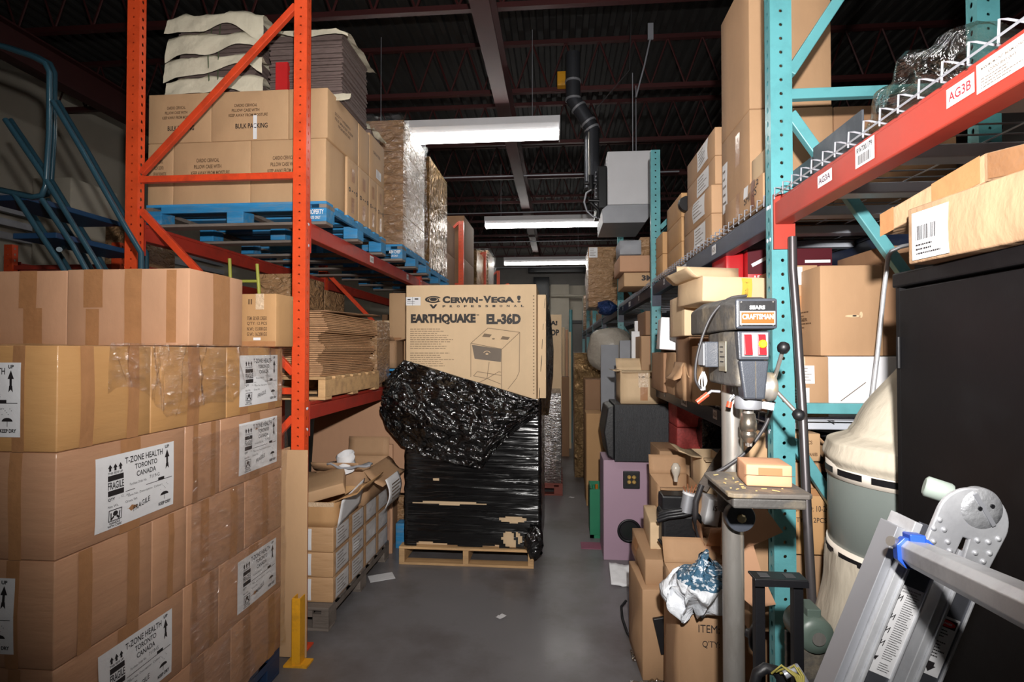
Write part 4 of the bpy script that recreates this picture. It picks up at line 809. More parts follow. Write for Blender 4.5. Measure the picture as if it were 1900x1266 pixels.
# crumpled sheet peeled down from the upper carton
top = [(712, 712), (728, 690), (750, 668), (800, 683), (860, 702), (920, 719), (995, 742), (1000, 744)]; bot = [(706, 760), (716, 792), (745, 828), (790, 848), (845, 862), (893, 873), (925, 822), (1000, 768)]
def ip(pts, t):
    f = t*(len(pts)-1); i = min(len(pts)-2, int(f)); f -= i; return (pts[i][0]*(1-f)+pts[i+1][0]*f, pts[i][1]*(1-f)+pts[i+1][1]*f)
def fl(a, b):
    p, q_ = ip(top, a), ip(bot, a); px, py = p[0]*(1-b)+q_[0]*b, p[1]*(1-b)+q_[1]*b
    rag = 6*noise.noise(Vector((a*14, b*9, 2)))*(b > .9 or a < .05)
    d = .03 + .10*math.sin(PI*min(1, b*1.05))*(.4+.6*math.sin(PI*a)) + .05*noise.noise(Vector((a*5, b*4, 0))) + .035*noise.noise(Vector((a*15+b*6, b*11-a*9, 1))) + .016*noise.noise(Vector((a*38, b*30, 4)))
    return at(px+rag, py+rag, CY+.0-max(.012, d))
m = M().grid(fl, 120, 76); m.build('peeled_sheet', BLKC, wo, solid=.003)
# sheet hanging from the far side of the upper cartons
rt = [(1013, 545), (1022, 590), (1027, 650), (1026, 700), (1018, 770)]; lt = [(1012, 545), (1008, 600), (1005, 660), (1001, 720), (999, 772)]
def fr(a, b):
    p, q_ = ip(lt, b), ip(rt, b); px, py = p[0]*(1-a)+q_[0]*a, p[1]*(1-a)+q_[1]*a
    return at(px, py, CY+.1+.5*a+.03*noise.noise(Vector((a*4, b*8, 0))))
M().grid(fr, 14, 50).build('hanging_sheet', BLKC, wo, solid=.003)
kn = M()
for k in range(1): kn.grid(lambda a, b: Vector((BX1-.05 + .07*math.cos(2*PI*a)*math.sin(PI*b)*(1+.5*noise.noise(Vector((a*6, b*6, 0)))), CY-.02+.05*math.sin(2*PI*a)*math.sin(PI*b), .2-.12*math.cos(PI*b) + .03*noise.noise(Vector((a*9, b*9, 0))))), 24, 18)
kn.build('knotted_tail', BLKC, wo)
# ------------------------------------------------------------------ behind the load
fo = C(1005, 1041, 730, 868, 6.3, .8, 'upright load in bright silver stretch wrap just past the big black-wrapped pallet', m=FOIL, z0=.14, name='silver_wrapped_load', cat='load', dent=.02)
pallet(at(1000, 880, 6.3).x-.4, at(1044, 880, 6.3).x, 6.28, 7.2, 0, 'red-brown pallet under the silver-wrapped load', mat('red_brown_pallet', srgb(120, 60, 50), .7), group='floor pallets')
k = C(1020, 1042, 584, 730, 7.6, .5, 'second tall tan speaker carton behind the black-wrapped load', m=TAN, z0=.0, dent=0)
w_ = TX(1042)*7.6 - TX(1020)*7.6; hh_ = at(1030, 584, 7.6).z
marks(k, (w_, .5, hh_), text=[('f', 'A!', .05, (at(1030, 604, 7.6).z)/hh_, .6, .03, TANI, .06), ('f', 'OP', .05, (at(1030, 623, 7.6).z)/hh_, .75, .04, TANI, .05)])
for i_, (a, b) in enumerate(((1043, 1048), (1049, 1054), (1055, 1060))):
    C(a, b, 608+i_*4, 700, 9.3, .05, f'{["first", "second", "third"][i_]} narrow pale board leaning behind the far speaker carton', m=[CARDL, CARDP, CARDL][i_], z0=0, name='leaning_board', cat='cardboard sheet')
C(1042, 1056, 700, 760, 8.6, .3, 'small brown carton on the floor by the leaning boards', m=CARDD, z0=0)
tp = tag(M().tube([Vector((at(1059, 640, 9.9).x, 9.9, 0)), at(1059, 575, 9.9)], .03, 8).build('steel_post', TEAL), 'slim teal post standing at the far end of the aisle', 'post')
# ------------------------------------------------------------------ lilac and black speakers
sy = 4.40; s = thing('lilac_speaker', 'lilac laminate speaker cabinet standing under the black speaker', 'speaker', ((TX(1119)+TX(1222))/2*sy, sy, 0)); sw = (TX(1222)-TX(1119))*sy; sh_ = at(1170, 855, sy).z
M().box(-sw/2, sw/2, 0, .36, 0, sh_).build('cabinet', LILAC, s, bev=.003)
V2 = lambda py: at(1170, py, sy).z; U2 = lambda px: TX(px)*sy - s.location.x
i = Ink().plane((0, -.002, 0), (1, 0, 0), (0, 0, 1)); pc_ = M().box(U2(1155), U2(1186), -.014, 0, V2(907), V2(874)).build('terminal_plate', BLKP, s, bev=.008)
M().box(U2(1160), U2(1181), -.0175, -.0145, V2(901), V2(879)).build('terminal_recess', mat('deep_black_recess', srgb(8, 8, 8), .5), pc_)
for a, b in ((1166, 885), (1175, 885), (1166, 894), (1175, 894)): M().lathe((U2(a), -.018, V2(b)), [(.016, 0), (.016, .008), (.008, .014)], 14, (0, -1, 0)).build('gold_terminal', GOLD, pc_)
M().lathe((U2(1166), -.002, V2(985)), [(.075, 0), (.092, .002), (.095, .01), (.078, .012), (.072, .0), (.06, -.08)], 32, (0, -1, 0)).build('bass_port', BLKM, s)
M().lathe((U2(1166), .02, V2(985)), [(.0, .024), (.055, .0235)], 24, (0, -1, 0)).build('port_inside', mat('dark_port_hollow', srgb(20, 26, 24), .4), s)
b_ = thing('black_speaker', 'black ash-veneer speaker lying on the lilac speaker cabinet', 'speaker', ((TX(1140)+TX(1257))/2*(sy-.06), sy-.06, sh_+.002)); bw = (TX(1257)-TX(1140))*(sy-.06); bh = at(1200, 752, sy-.06).z - sh_
M().box(-bw/2, bw/2, 0, .5, 0, bh).build('cabinet', ASH, b_, bev=.004)
M().prism([(0, .01), (-.05, .04), (-.08, bh/2), (-.05, bh-.03), (0, bh-.01)], (-bw/2-.003, .01, 0), (1, 0, 0), (0, 0, 1), .48).build('curved_grille', BLKP, b_, bev=.01)
zc_ = sh_ + .004 + bh
tc_ = carton(TX(1152)*sy+.0, TX(1237)*sy, sy+.0, sy+.36, zc_, at(1190, 688, sy).z, 'open tan carton with taped front standing on the black speaker', m=CARDL, dent=.006, open_top=True, tape=[('f', .38, .5, .6, 1, TAPEC), ('f', .42, .1, .58, .5)], text=[('f', 'V-802 A', .38, .78, .3, .06, INK)], flaps=[('f', 100, .06), ('b', 40, .12, .02), ('r', 84, .14, .02), ('l', 88, .06)])
# green bottle crate behind the lilac speaker
gy = 4.9; gc = thing('bottle_crate', 'green plastic crate on the floor beside the lilac speaker', 'crate', (TX(1095)*gy, gy, 0))
gh = at(1100, 908, gy).z; m = M().box(0, .4, 0, .012, 0, gh).box(0, .4, .3, .312, 0, gh).box(0, .012, 0, .312, 0, gh).box(.388, .4, 0, .312, 0, gh).box(0, .4, 0, .312, 0, .01)
m.box(-.006, .406, -.008, 0, gh-.03, gh).box(-.006, .406, -.006, 0, 0, .03).box(-.006, .03, -.006, 0, 0, gh).box(.12, .14, -.006, 0, 0, gh); m.build('crate_body', GRN, gc)
tag(M().lathe((TX(1108)*gy, gy+.12, .02), [(.032, 0), (.034, .02), (.034, .3), (.014, .38), (.014, .43)], 16).build('bottle', mat('amber_bottle', srgb(176, 110, 40), .2)), 'amber bottle standing in the green crate', 'bottle')
tag(M().lathe((TX(1104)*gy, gy+.22, .02), [(.032, 0), (.034, .02), (.034, .28), (.014, .36), (.014, .4)], 16).build('bottle', GRN), 'green bottle standing in the crate', 'bottle')
pc = M().box(-.13, .1, -.08, .08, 0, .004).build('paper_scrap', mat('pink_paper', srgb(150, 90, 110), .7)); pc.location = (TX(1105)*4.7, 4.7, .001); tag(pc, 'pinkish litter scrap on the floor by the green crate', 'paper')
# clutter along the teal rack beyond the speakers
cl = [(1088, 1118, 768, 850, 5.9, .4, 'tan carton with small black square mark on the floor by the green crate', CARDY, 0), (1066, 1118, 655, 760, 7.2, .5, 'crinkle-film wrapped brown cartons load at the foot of the third teal post', FOILB, 0),
      (1086, 1140, 705, 770, 6.6, .5, 'small brown carton among crinkled wrap behind the taped open carton', CARDD, 0), (1068, 1088, 760, 815, 8.3, .4, 'low dark bundle on the floor along the far teal rack', BLKP, 0)]
for a, b, c1, d1, Y, dp, lab, mm, z_ in cl:
    C(a, b, c1, d1, Y, dp, lab, m=mm, z0=z_, stick=[])
C(1092, 1148, 458, 575, 7.25, .7, 'tall crinkle-wrapped carton pile on the third navy bay shelf', m=WRAPF, z0=2.262, dent=.03, stick=[('f', .02, .82, .3, .99, 'addr')])
C(1083, 1096, 548, 612, 15.5, .7, 'far film-wrapped bundle hanging over the edge of the teal rack', m=WRAPF, z0=2.26, name='wrapped_bundle', cat='bundle')
# big grey-cream bag
bg = thing('stuffed_bag', 'big pale stuffed sack on the lower teal shelf behind the speakers', 'bag', (TX(1134)*6.3, 6.4, 1.44))
M().grid(lambda a, b: Vector((.27*math.cos(2*PI*a)*math.sin(PI*b)**.6*(1+.2*noise.noise(Vector((math.cos(2*PI*a)*2, b*4, math.sin(2*PI*a))))), .25*math.sin(2*PI*a)*math.sin(PI*b)**.6, .25-.25*math.cos(PI*b)+.02*noise.noise(Vector((a*7, b*7, 0))))), 32, 20).build('sack_body', mat('pale_sack_cloth', srgb(166, 158, 146), .6, bump=.6, bscale=8, bdist=.05, coat=.3), bg)
C(1115, 1148, 640, 700, 6.0, .02, 'grey foam board leaning by the pale sack', m=GREYF, z0=1.0, name='foam_board', cat='board'); C(1150, 1180, 632, 680, 5.8, .02, 'second grey foam board leaning behind the first', m=GREYF, z0=1.1, name='foam_board', cat='board')
C(1178, 1198, 596, 640, 5.2, .05, 'white folded leaflet box standing on the lower teal shelf', m=PAPER, z0=1.44, name='leaflet_box'); C(1172, 1190, 615, 642, 5.1, .03, 'short white box before the white leaflet box', m=PAPER, z0=1.44, name='leaflet_box')
C(1198, 1228, 577, 622, 4.75, .5, 'upper brown carton of the pair behind the second teal post', m=CARDD, z0=at(1200, 622, 4.75).z, tape=[('f', .4, 0, .6, 1)]); C(1190, 1232, 623, 676, 4.75, .5, 'lower brown carton of the pair behind the second teal post', m=CARDK, z0=1.44, z1=at(1200, 623, 4.75).z-.003, tape=[('f', .35, 0, .55, 1)])
carton(.9, 1.45, 5.3, 6.0, 1.44, 1.85, 'brown carton deep on the second lower navy shelf', m=CARDD)
# ================================================================== TEAL RACK, UPPER SHELF
UZ = 2.235 + .021
bigt = [('l', .35, .55, .55, .8)]
def side(px0, px1, pyt, Xf, wd, label, zb=UZ, pyr=None, **k):
    """carton whose aisle face (at x = Xf) spans px1 (near) .. px0 (far)"""
    Y0, Y1 = Xf/TX(px1), Xf/TX(px0); return carton(Xf, Xf+wd, Y0, Y1, zb, at(px1, pyt, Y0).z, label, **k)
sh_ = side(1347, 1418, 320, .79, .055, 'long low carton marked shims on the teal rack, in front of the huge cartons', name='cardboard_box', m=CARDK, text=[('l', 'SHIMS', .58, .3, .3, .3, INK, .01, .08), ('l', '12', .82, .72, .1, .2, INK)], tape=[('l', .35, .1, .45, 1), ('l', .75, 0, .83, 1, mat('dark_brown_tape', srgb(108, 62, 40), .4))], stick=[('l', .57, .55, .68, .98, 'blank')])
z2 = sh_.location.z + .001
X_ = .845; Yb0 = 2.66; xa = TX(1394)*2.42
b0 = carton(TX(1394)*2.47, TX(1550)*2.47, 2.47, 2.88, UZ, at(1470, 200, 2.47).z, 'lower huge brown carton behind the nearest teal post on the upper shelf', m=CARDK, tape=[('l', .55, .6, .7, .9)], stick=[('l', .05, .25, .25, .75, 'addr')])
b1 = carton(TX(1394)*2.47, TX(1548)*2.47, 2.47, 2.88, at(1470, 200, 2.47).z+.002, at(1470, -60, 2.47).z, 'upper huge brown carton rising toward the roof behind the nearest teal post', m=CARDK, tape=[('f', .3, .6, .45, 1)])
carton(TX(1552)*2.47, 1.72, 2.47, 2.88, UZ, at(1600, 196, 2.47).z, 'wide brown carton at the wall side of the huge cartons on the upper shelf', m=CARDD)
carton(.855, .90, 2.28, 2.45, UZ, UZ+.26, 'small tan carton squeezed beside the shims carton', m=CARDL)
# four labelled cartons
X_ = .835; ya, yb = X_/TX(1329), X_/TX(1277); zt_ = at(1327, 235, ya).z; hh = (zt_-UZ)/4
for r in range(4):
    carton(X_ - (.02 if r < 2 else 0), X_+.45, ya, yb, UZ+r*hh+.001, UZ+(r+1)*hh-.001, f'film-taped carton with white address sheet, {["bottom", "second", "third", "top"][r]} of the four-high pile on the teal shelf', m=CARDK, dent=.01, group='four labelled cartons', stick=[('l', .42, .15, .82, .92, 'addr')], tape=[('f', .2, .6, .8, .95, TAPEC)])
yb2 = X_/TX(1266); 
for r in range(3): carton(X_, X_+.5, 3.72, 4.2, UZ+r*.165+.001, UZ+(r+1)*.165-.001, f'orange-brown taped carton, {["lowest", "middle", "upper"][r]} of three before the second teal post', m=CARDY, dent=.012, group='three orange-brown cartons', tape=[('f', .6, .1, .95, .9, TAPEC)])
for r in range(2): carton(X_-.03, X_+.45, 4.22, 4.5, UZ+r*.17+.001, UZ+(r+1)*.17-.001, f'orange-brown wrapped carton, {["lower", "upper"][r]} of the pair right at the second teal post', m=CARDY, dent=.015, group='pair of wrapped cartons')
tag(M().lathe((X_+.02, 3.69, UZ+.40), [(.05, 0), (.055, .02), (.05, .05)], 14, (0, -1, 0)).build('tape_roll', BLKM), 'black tape roll stuck on the orange-brown cartons before the second teal post', 'tape roll')
# bay past the second post
ct = [(1153, 1213, 500, 542, 5.1, .6, 'tan carton printed with a big black 3M-style number on the upper shelf', CARD), (1150, 1212, 474, 500, 5.2, .6, 'wide reddish carton under crinkled bags past the second teal post', CARDP)]
o1 = C(1158, 1212, 506, 548, 4.9, .5, 'tan carton with big black lettering past the second teal post', z0=UZ, text=[('f', '3M', .6, .4, .4, .4, INK, .05)])
o2 = C(1150, 1214, 474, 505, 4.95, .5, 'wide reddish carton lying on the big-lettered carton', z0=at(1180, 506, 4.95).z+.01, m=CARDP)
C(1150, 1190, 446, 473, 5.0, .3, 'crumpled grey bag on the wide reddish carton', z0=at(1180, 474, 5.0).z+.01, m=GREYF, name='grey_bag', cat='bag', dent=.03); C(1188, 1213, 440, 473, 5.05, .3, 'small film-wrapped brown bundle beside the grey bag', z0=at(1180, 474, 5.0).z+.01, m=WRAPF, name='wrapped_bundle', cat='bundle', dent=.03)
bl = M().grid(lambda a, b: Vector((TX(1125)*7.0+.12*math.cos(2*PI*a)*math.sin(PI*b)*(1+.5*noise.noise(Vector((a*6, b*6, 1)))), 6.95+.1*math.sin(2*PI*a)*math.sin(PI*b), at(1123, 572, 7).z-.1*math.cos(PI*b))), 24, 16)
tag(bl.build('blue_foil_bag', mat('blue_crinkled_foil', srgb(36, 60, 110), .2, .4, bump=1, bscale=14, distort=1.5, bdist=.05)), 'small blue crinkled foil bag hanging at the end of the far navy beam', 'bag')
for i in range(3):
    carton(.86, 1.45, RY[3]+.85+i*2.5, RY[3]+2.2+i*2.5, UZ, 3.0-.1*i, f'far brown carton on the upper shelf of the {["fourth", "fifth", "sixth"][i]} teal bay', m=CARDD, group='far upper cartons')
    carton(.86, 1.5, RY[3]+.3+i*2.5, RY[3]+1.6+i*2.5, .002, 1.1, f'far brown floor carton under the {["fourth", "fifth", "sixth"][i]} teal bay', m=CARDD, group='far floor cartons')
# on the labelled red-beam bay: dark plastic angle pads and a bag
AP = mat('smoky_plastic_panel', srgb(50, 54, 60), .55, var=.25, vscale=9, dirt=srgb(110, 114, 120), dirt_scale=6, dirt_amt=.4)
for i, (pa, pb, h) in enumerate(((1453, 1508, .075), (1512, 1604, .10))):
    Xp = .85; ya, yb = Xp/TX(pb), Xp/TX(pa)
    t = thing('plastic_angle', f'{["shorter", "longer"][i]} dark smoky plastic angle standing on the red-beam wire deck', 'panel', (Xp, ya, UZ), 0, 'plastic angles')
    M().box(0, .006, 0, yb-ya, 0, h).build('side_panel', AP, t, bev=.001); M().box(.006, .16, 0, yb-ya, 0, .006).build('base_panel', AP, t)
pb_ = thing('plastic_bag', 'clear crumpled plastic bag lying on the red-beam wire deck', 'bag', (1.0, 1.30, UZ))
def bagf(a, b):
    x = .52*a; r_ = .10*math.sin(PI*min(1, .25+a*.74))**.8 + .008; th = 2*PI*b; q_ = 1 + .35*noise.noise(Vector((a*7, math.cos(th)*1.5, math.sin(th)*1.5)))
    return Vector((1.1*r_*math.cos(th)*q_, x, .02 + .085*(r_/.09) + .85*r_*math.sin(th)*q_))
M().grid(bagf, 40, 28).build('bag_film', BAGF, pb_)
# ================================================================== TEAL RACK, LOWER SHELF (first navy bay)
LZ = 1.41 + .021
w1 = carton(TX(1440)*2.12, TX(1537)*2.12, 2.12, 2.42, LZ, at(1500, 662, 2.12).z, 'brown carton with two white labels on the lower shelf, under the big brown one', m=CARDK, stick=[('f', .42, .55, .72, .85, 'addr'), ('f', .3, .18, .62, .48, 'addr')], tape=[('f', .4, .5, .55, 1, TAPEC)])
wbx = carton(TX(1538)*2.12, TX(1672)*2.12, 2.12, 2.42, LZ, at(1600, 662, 2.12).z, 'white carton with a thin diagonal line on the lower shelf', m=WHT, dent=.003)
Ink().plane((0, -.1545, 0), (1, 0, 0), (0, 0, 1)).line(-.09, .06, .0, .13, .003).build('drawn_line', INKG, wbx)
zb = at(1500, 662, 2.12).z + .003
bx = carton(TX(1523)*2.14, TX(1640)*2.14, 2.14, 2.55, zb, at(1580, 492, 2.14).z, 'big brown carton with a puncture mark on the lower shelf beside the black cabinet', m=CARDK, dent=.005, tape=[('l', .1, .1, .3, .28), ('l', .12, .6, .3, .75)], para=[('l', .35, .5, .5, 5, .045)], text=[('l', 'MARTIN SPEAKER', .05, .4, .7, .04, INKB)])
Ink().plane((0, -.2115, 0), (1, 0, 0), (0, 0, 1)).disc(.0, .15, .028, .005, 14).disc(.03, .155, .006, .012, 12).build('torn_scuff', CARDL, bx); Ink().plane((0, -.2122, 0), (1, 0, 0), (0, 0, 1)).disc(.006, .151, .008, .003, 10).build('puncture', INK, bx)
tag(M().box(TX(1478)*2.28, TX(1524)*2.2, 2.2, 2.52, zb, zb+.001).build('carton_tray', CARDK), 'thin board beneath the big brown carton on the lower shelf', 'cardboard sheet')
carton(TX(1460)*2.3, TX(1519)*2.3, 2.3, 2.6, zb, at(1500, 492, 2.3).z, 'brown printed carton between the nearest teal post and the big punctured carton', m=CARDK, stick=[('f', .2, .78, .5, .98, 'blank')], tape=[('f', .3, .5, .62, .66), ('f', .62, .02, .85, .3)], para=[('f', .25, .45, .6, 4, .05, INK)], text=[('f', 'Maxhorn Power', .3, .2, .65, .045, INKB)])
carton(TX(1641)*2.16, TX(1700)*2.16, 2.16, 2.5, zb, zb+.42, 'dark brown carton half hidden behind the black cabinet', m=CARDD)
tb_ = carton(TX(1388)*2.62, TX(1545)*2.62, 2.62, 2.9, at(1450, 505, 2.62).z-.2, at(1450, 462, 2.62).z, 'maroon and red printed tool carton high on the lower shelf pile', m=TOOLR, dent=0)
dm = (TX(1545)*2.62-TX(1388)*2.62, .28, at(1450, 462, 2.62).z - at(1450, 505, 2.62).z + .2)
marks(tb_, dm, text=[('f', 'AFS3', .06, .52, .16, .08, PAPER)])
Ink().plane((-dm[0]/2, -.1425, 0), (1, 0, 0), (0, 0, 1)).rect(0, dm[2]*.62, dm[0], dm[2]*.38).build('maroon_panel', TOOLD, tb_)
Ink().plane((-dm[0]/2, -.1435, 0), (1, 0, 0), (0, 0, 1)).line(dm[0]*.05, dm[2]*.75, dm[0]*.28, dm[2]*.9, .016).build('tool_picture', PAPER, tb_)
Ink().plane((-dm[0]/2, -.1435, 0), (1, 0, 0), (0, 0, 1)).rect(dm[0]*.68, dm[2]*.78, dm[0]*.3, .014).build('printed_stripe', PAPER, tb_)
t2 = carton(TX(1353)*2.62, TX(1386)*2.62, 2.66, 2.9, at(1450, 505, 2.62).z-.2, at(1370, 466, 2.62).z, 'red printed tool carton with white lines, beside the maroon one', m=TOOLR, dent=0, para=[('f', .15, .55, .75, 4, .07, PAPER)])
carton(TX(1340)*2.62, TX(1545)*2.62, 2.6, 2.95, LZ, at(1450, 505, 2.62).z-.203, 'brown carton under the red tool cartons', m=CARDD)
ec = carton(TX(1292)*2.3, TX(1432)*2.3, 2.28, 2.6, at(1340, 562, 2.3).z, at(1340, 520, 2.3).z+.01, 'pale open carton with a yellow sticker, tilted above the drill press head', m=CARDL, rot=(0, .03, .1), dent=.01, tape=[('f', .52, .1, .66, .95, mat('yellow_sticker', srgb(226, 176, 70), .5))], text=[('f', 'ECON', .56, .2, .06, .6, INK)], flaps=[('b', 20, .1, .02), ('l', 60, .07, .02)])
carton(TX(1270)*2.62, TX(1335)*2.62, 2.62, 2.95, 1.75, at(1290, 545, 2.62).z, 'pale carton end behind the tilted open carton', m=CARDL)
carton(TX(1275)*2.7, TX(1330)*2.7, 2.66, 2.95, LZ, 1.748, 'brown carton under the pale carton end', m=CARDD)
wc = carton(TX(1230)*3.1, TX(1295)*3.1, 3.1, 3.4, at(1260, 650, 3.1).z, at(1260, 590, 3.1).z, 'white carton with black lettering tilted on the lower shelf', m=WHT, rot=(0, .06, -.12), dent=.004, text=[('f', 'TOOL', .62, .32, .12, .5, INK)])
gf = [(1231, 1262, 655, 716, 3.25, .4, 'brown carton under the tilted white carton', CARDD), (1254, 1300, 655, 724, 3.0, .3, 'crumpled open brown carton beside the drill press cable', CARDK)]
for a, b, c1, d1, Y, dp, lab, mm in gf: C(a, b, c1, d1, Y, dp, lab, m=mm, z0=LZ, dent=.015)
fl_ = carton(TX(1256)*2.9, TX(1300)*2.9, 2.72, 2.95, LZ, at(1280, 672, 2.9).z, 'brown torn-flap carton on the lower shelf behind the drill press motor', m=CARDK, open_top=True, flaps=[('f', 140, .09, .03), ('l', 150, .1, .03)], dent=.02)
for i in range(3):
    carton(TX(1300)*2.5+i*.16, TX(1300)*2.5+i*.16+.15, 2.5, 2.9, LZ, 1.7-.05*(i % 2), f'{["tan", "brown", "pale"][i]} carton hidden behind the drill press head', m=[CARD, CARDD, CARDL][i])
# dark tools hanging under the lower shelf, dark gear
gr = thing('cable_heap', 'dark heap of cables and hoses under the lower teal shelf', 'cable heap', (1.2, 2.35, 1.1))
hp = M()
for i in range(10):
    r_ = random.Random(i); pts = [(-.35 + .09*k + r_.uniform(-.03, .03), r_.uniform(-.12, .12), .16 + .08*math.sin(k*.9+i) + r_.uniform(-.03, .03)) for k in range(9)]
    hp.tube(pts, .012, 6)
hp.build('black_cables', BLKP, gr)
carton(.97, 1.5, 2.52, 2.9, .9, 1.12, 'dark crate under the cable heap', m=BLKP, name='dark_crate', cat='crate')
carton(.97, 1.5, 2.52, 2.9, .002, .895, 'brown carton at the bottom of the first navy bay', m=CARDD)
e1 = carton(TX(1400)*2.0+.02, TX(1546)*2.02, 2.12, 2.28, at(1470, 858, 2.1).z, at(1470, 806, 2.1).z, 'tan carton printed electronics, wedged behind the nearest teal post', m=CARD, text=[('f', 'ELECTRONICS', .5, .62, .38, .13, INKB), ('f', 'HONG KONG', .5, .42, .25, .11, INKB), ('f', 'GROUP OF COMPANIES', .5, .2, .45, .12, INKB)])
carton(TX(1402)*2.03, TX(1545)*2.03, 2.12, 2.28, .62, at(1470, 860, 2.1).z-.003, 'plain tan carton under the electronics carton', m=CARDK, stick=[])
it = C(1466, 1541, 908, 1030, 2.09, .025, 'brown carton panel printed item number 10-24, beside the grey pole', m=CARDY, dent=0, name='carton_side', cat='cardboard sheet', text=[('f', 'ITEM NO: 10-24', .0, .66, .95, .09, INK, .0), ('f', "Q'TY:   12PCS", .0, .48, .9, .09, INK, .0)], tape=[('f', .45, .9, 1, 1)])
it2 = carton(TX(1545)*2.2, TX(1640)*2.2, 2.2, 2.5, at(1590, 880, 2.2).z, at(1590, 832, 2.2).z, 'opened tan carton with a white label near the canvas dust bag', m=CARDK, open_top=True, flaps=[('f', 30, .05), ('l', 50, .08)], stick=[('f', .1, .3, .5, .8, 'addr')])
carton(TX(1545)*2.2, TX(1640)*2.2, 2.2, 2.5, .002, at(1590, 880, 2.2).z-.003, 'tall brown carton behind the grey dust collector drum', m=CARDD)
carton(TX(1466)*2.13, TX(1541)*2.13, 2.13, 2.3, .002, .615, 'lower brown carton behind the nearest teal post', m=CARDY)
# red patterned boxes and clutter beyond the speakers
RP = mat('red_patterned_card', srgb(160, 58, 54), .6, var=.3, vscale=60, bump=.2, bscale=80)
C(1256, 1304, 752, 795, 4.0, .3, 'upper red patterned box behind the black speaker', m=RP, z0=at(1280, 793, 4.0).z, name='patterned_box'); C(1256, 1300, 795, 835, 4.0, .3, 'lower red patterned box behind the black speaker', m=RP, z0=at(1280, 835, 4.0).z, z1=at(1280, 794, 4.0).z-.002, name='patterned_box')
C(1303, 1338, 778, 833, 3.9, .3, 'shiny black bag beside the red patterned boxes', m=BLKC, z0=at(1320, 833, 3.9).z, name='black_bag', cat='bag', dent=.03)
C(1224, 1302, 838, 912, 3.95, .45, 'tan carton with faint print under the red patterned boxes', m=CARDK, z0=0, text=[('f', '2 YR', .85, .9, .1, .03, INKB), ('f', 'LONG ON', .72, .86, .25, .03, INKB)])
op = carton(TX(1303)*3.3, TX(1345)*3.3, 3.3, 3.6, .4, at(1320, 850, 3.3).z, 'open tan carton with raised grey-brown flap behind the drill press column', m=CARDL, open_top=True, flaps=[('l', 75, .14, .02), ('f', 100, .06)])
carton(TX(1303)*3.3-.02, TX(1345)*3.3+.1, 3.28, 3.65, .002, .398, 'brown carton beneath the open tan carton with raised flap', m=CARDD)
carton(TX(1380)*2.4, TX(1435)*2.4, 2.4, 2.7, .9, at(1400, 790, 2.4).z, 'pale tan carton behind the drill press chuck', m=CARD, stick=[])
carton(TX(1380)*2.4, TX(1435)*2.4, 2.38, 2.68, at(1330, 1105, 2.35).z+.01, .898, 'brown carton beneath the pale one behind the chuck', m=CARDD)
oc = carton(TX(1222)*3.2, TX(1300)*3.2, 3.2, 3.55, .12, at(1260, 905, 3.2).z, 'opened brown carton holding a light bulb packet, right of the lilac speaker'.replace('right of', 'beside'), m=CARDK, open_top=True, flaps=[('b', 15, .12), ('f', 95, .04)])
tag(M().lathe((TX(1254)*3.3, 3.32, at(1260, 903, 3.2).z), [(.012, 0), (.014, .03), (.026, .06), (.028, .085), (.015, .108), (0, .112)], 16).build('light_bulb', mat('frosted_bulb_glass', srgb(200, 190, 176), .2)), 'small light bulb poking out of the opened carton by the lilac speaker', 'bulb')
tag(M().bar(at(1302, 908, 3.15), at(1345, 838, 3.15), .06, .008, (0, 1, 0)).build('wood_strip', GWOOD), 'weathered grey strip leaning behind the drill press table', 'strip')
bpy.data.objects.remove(bpy.data.objects['carton_tray'])
# ================================================================== DRILL PRESS
DX = .53; dp = thing('drill_press', 'dusty floor drill press with red switch panel and orange nameplate', 'drill press', (DX, 1.70, 0))
hz = lambda px, py, Y: at(px, py, Y).z
M().cyl((0, 0, .02), (0, 0, 1.60), .031, 28).build('column', CHROME, dp)
M().box(-.14, .14, -.32, .1, 0, .03).build('floor_base', CAST, dp, bev=.008); M().lathe((0, 0, .03), [(.06, 0), (.055, .05), (.036, .07)], 24).build('column_flange', CAST, dp)
yf = 1.50 - 1.70; zt_ = hz(1395, 556, 1.5); zc = hz(1395, 612, 1.5); zb = hz(1395, 742, 1.5)
def prof(w, z0, z1, ch): return [(-w, z0), (w, z0), (w, z1-ch), (w-ch*1.3, z1), (-w+ch*1.3, z1), (-w, z1-ch)]
# belt cover
m = M(); secs = [(0, .052, zc, zt_), (.06, .062, zc, zt_+.012), (.30, .078, zc-.004, zt_+.014), (.40, .074, zc-.004, zt_+.006), (.43, .05, zc+.01, zt_-.02)]
vs = []; n = 6
for dy, w, a, b in secs: vs += [(x, yf+dy, z) for x, z in prof(w, a, b, .016)]
m.add(vs, [(k*n+i, k*n+(i+1) % n, (k+1)*n+(i+1) % n, (k+1)*n+i) for k in range(len(secs)-1) for i in range(n)] + [tuple(range(n))[::-1], tuple(range((len(secs)-1)*n, len(secs)*n))])
cov = m.build('belt_cover', CAST, dp, bev=.006, seg=3)
fr_ = M().box(-.054, .054, yf-.012, yf, zc+.002, zt_+.002).build('nameplate_frame', HAMM, cov, bev=.006)
U_ = lambda px: TX(px)*1.49 - DX
np_ = M().box(-.047, .047, yf-.0145, yf-.012, zc+.009, zt_-.005).build('nameplate', BLKM, dp, bev=.001)
hN = zt_-zc; M().box(-.045, .045, yf-.0165, yf-.0145, zc+.013, zc+.6*hN).build('white_border', PAPER, np_); M().box(-.0425, .0425, yf-.018, yf-.0165, zc+.016, zc+.6*hN-.003).build('orange_plate', mat('orange_enamel_plate', srgb(232, 78, 30), .35), np_)
Ink().plane((-.04, yf-.0186, zc+.027), (1, 0, 0), (0, 0, 1)).text('CRAFTSMAN', 0, 0, .08, .014, .03).build('printed_text', PAPER, np_)
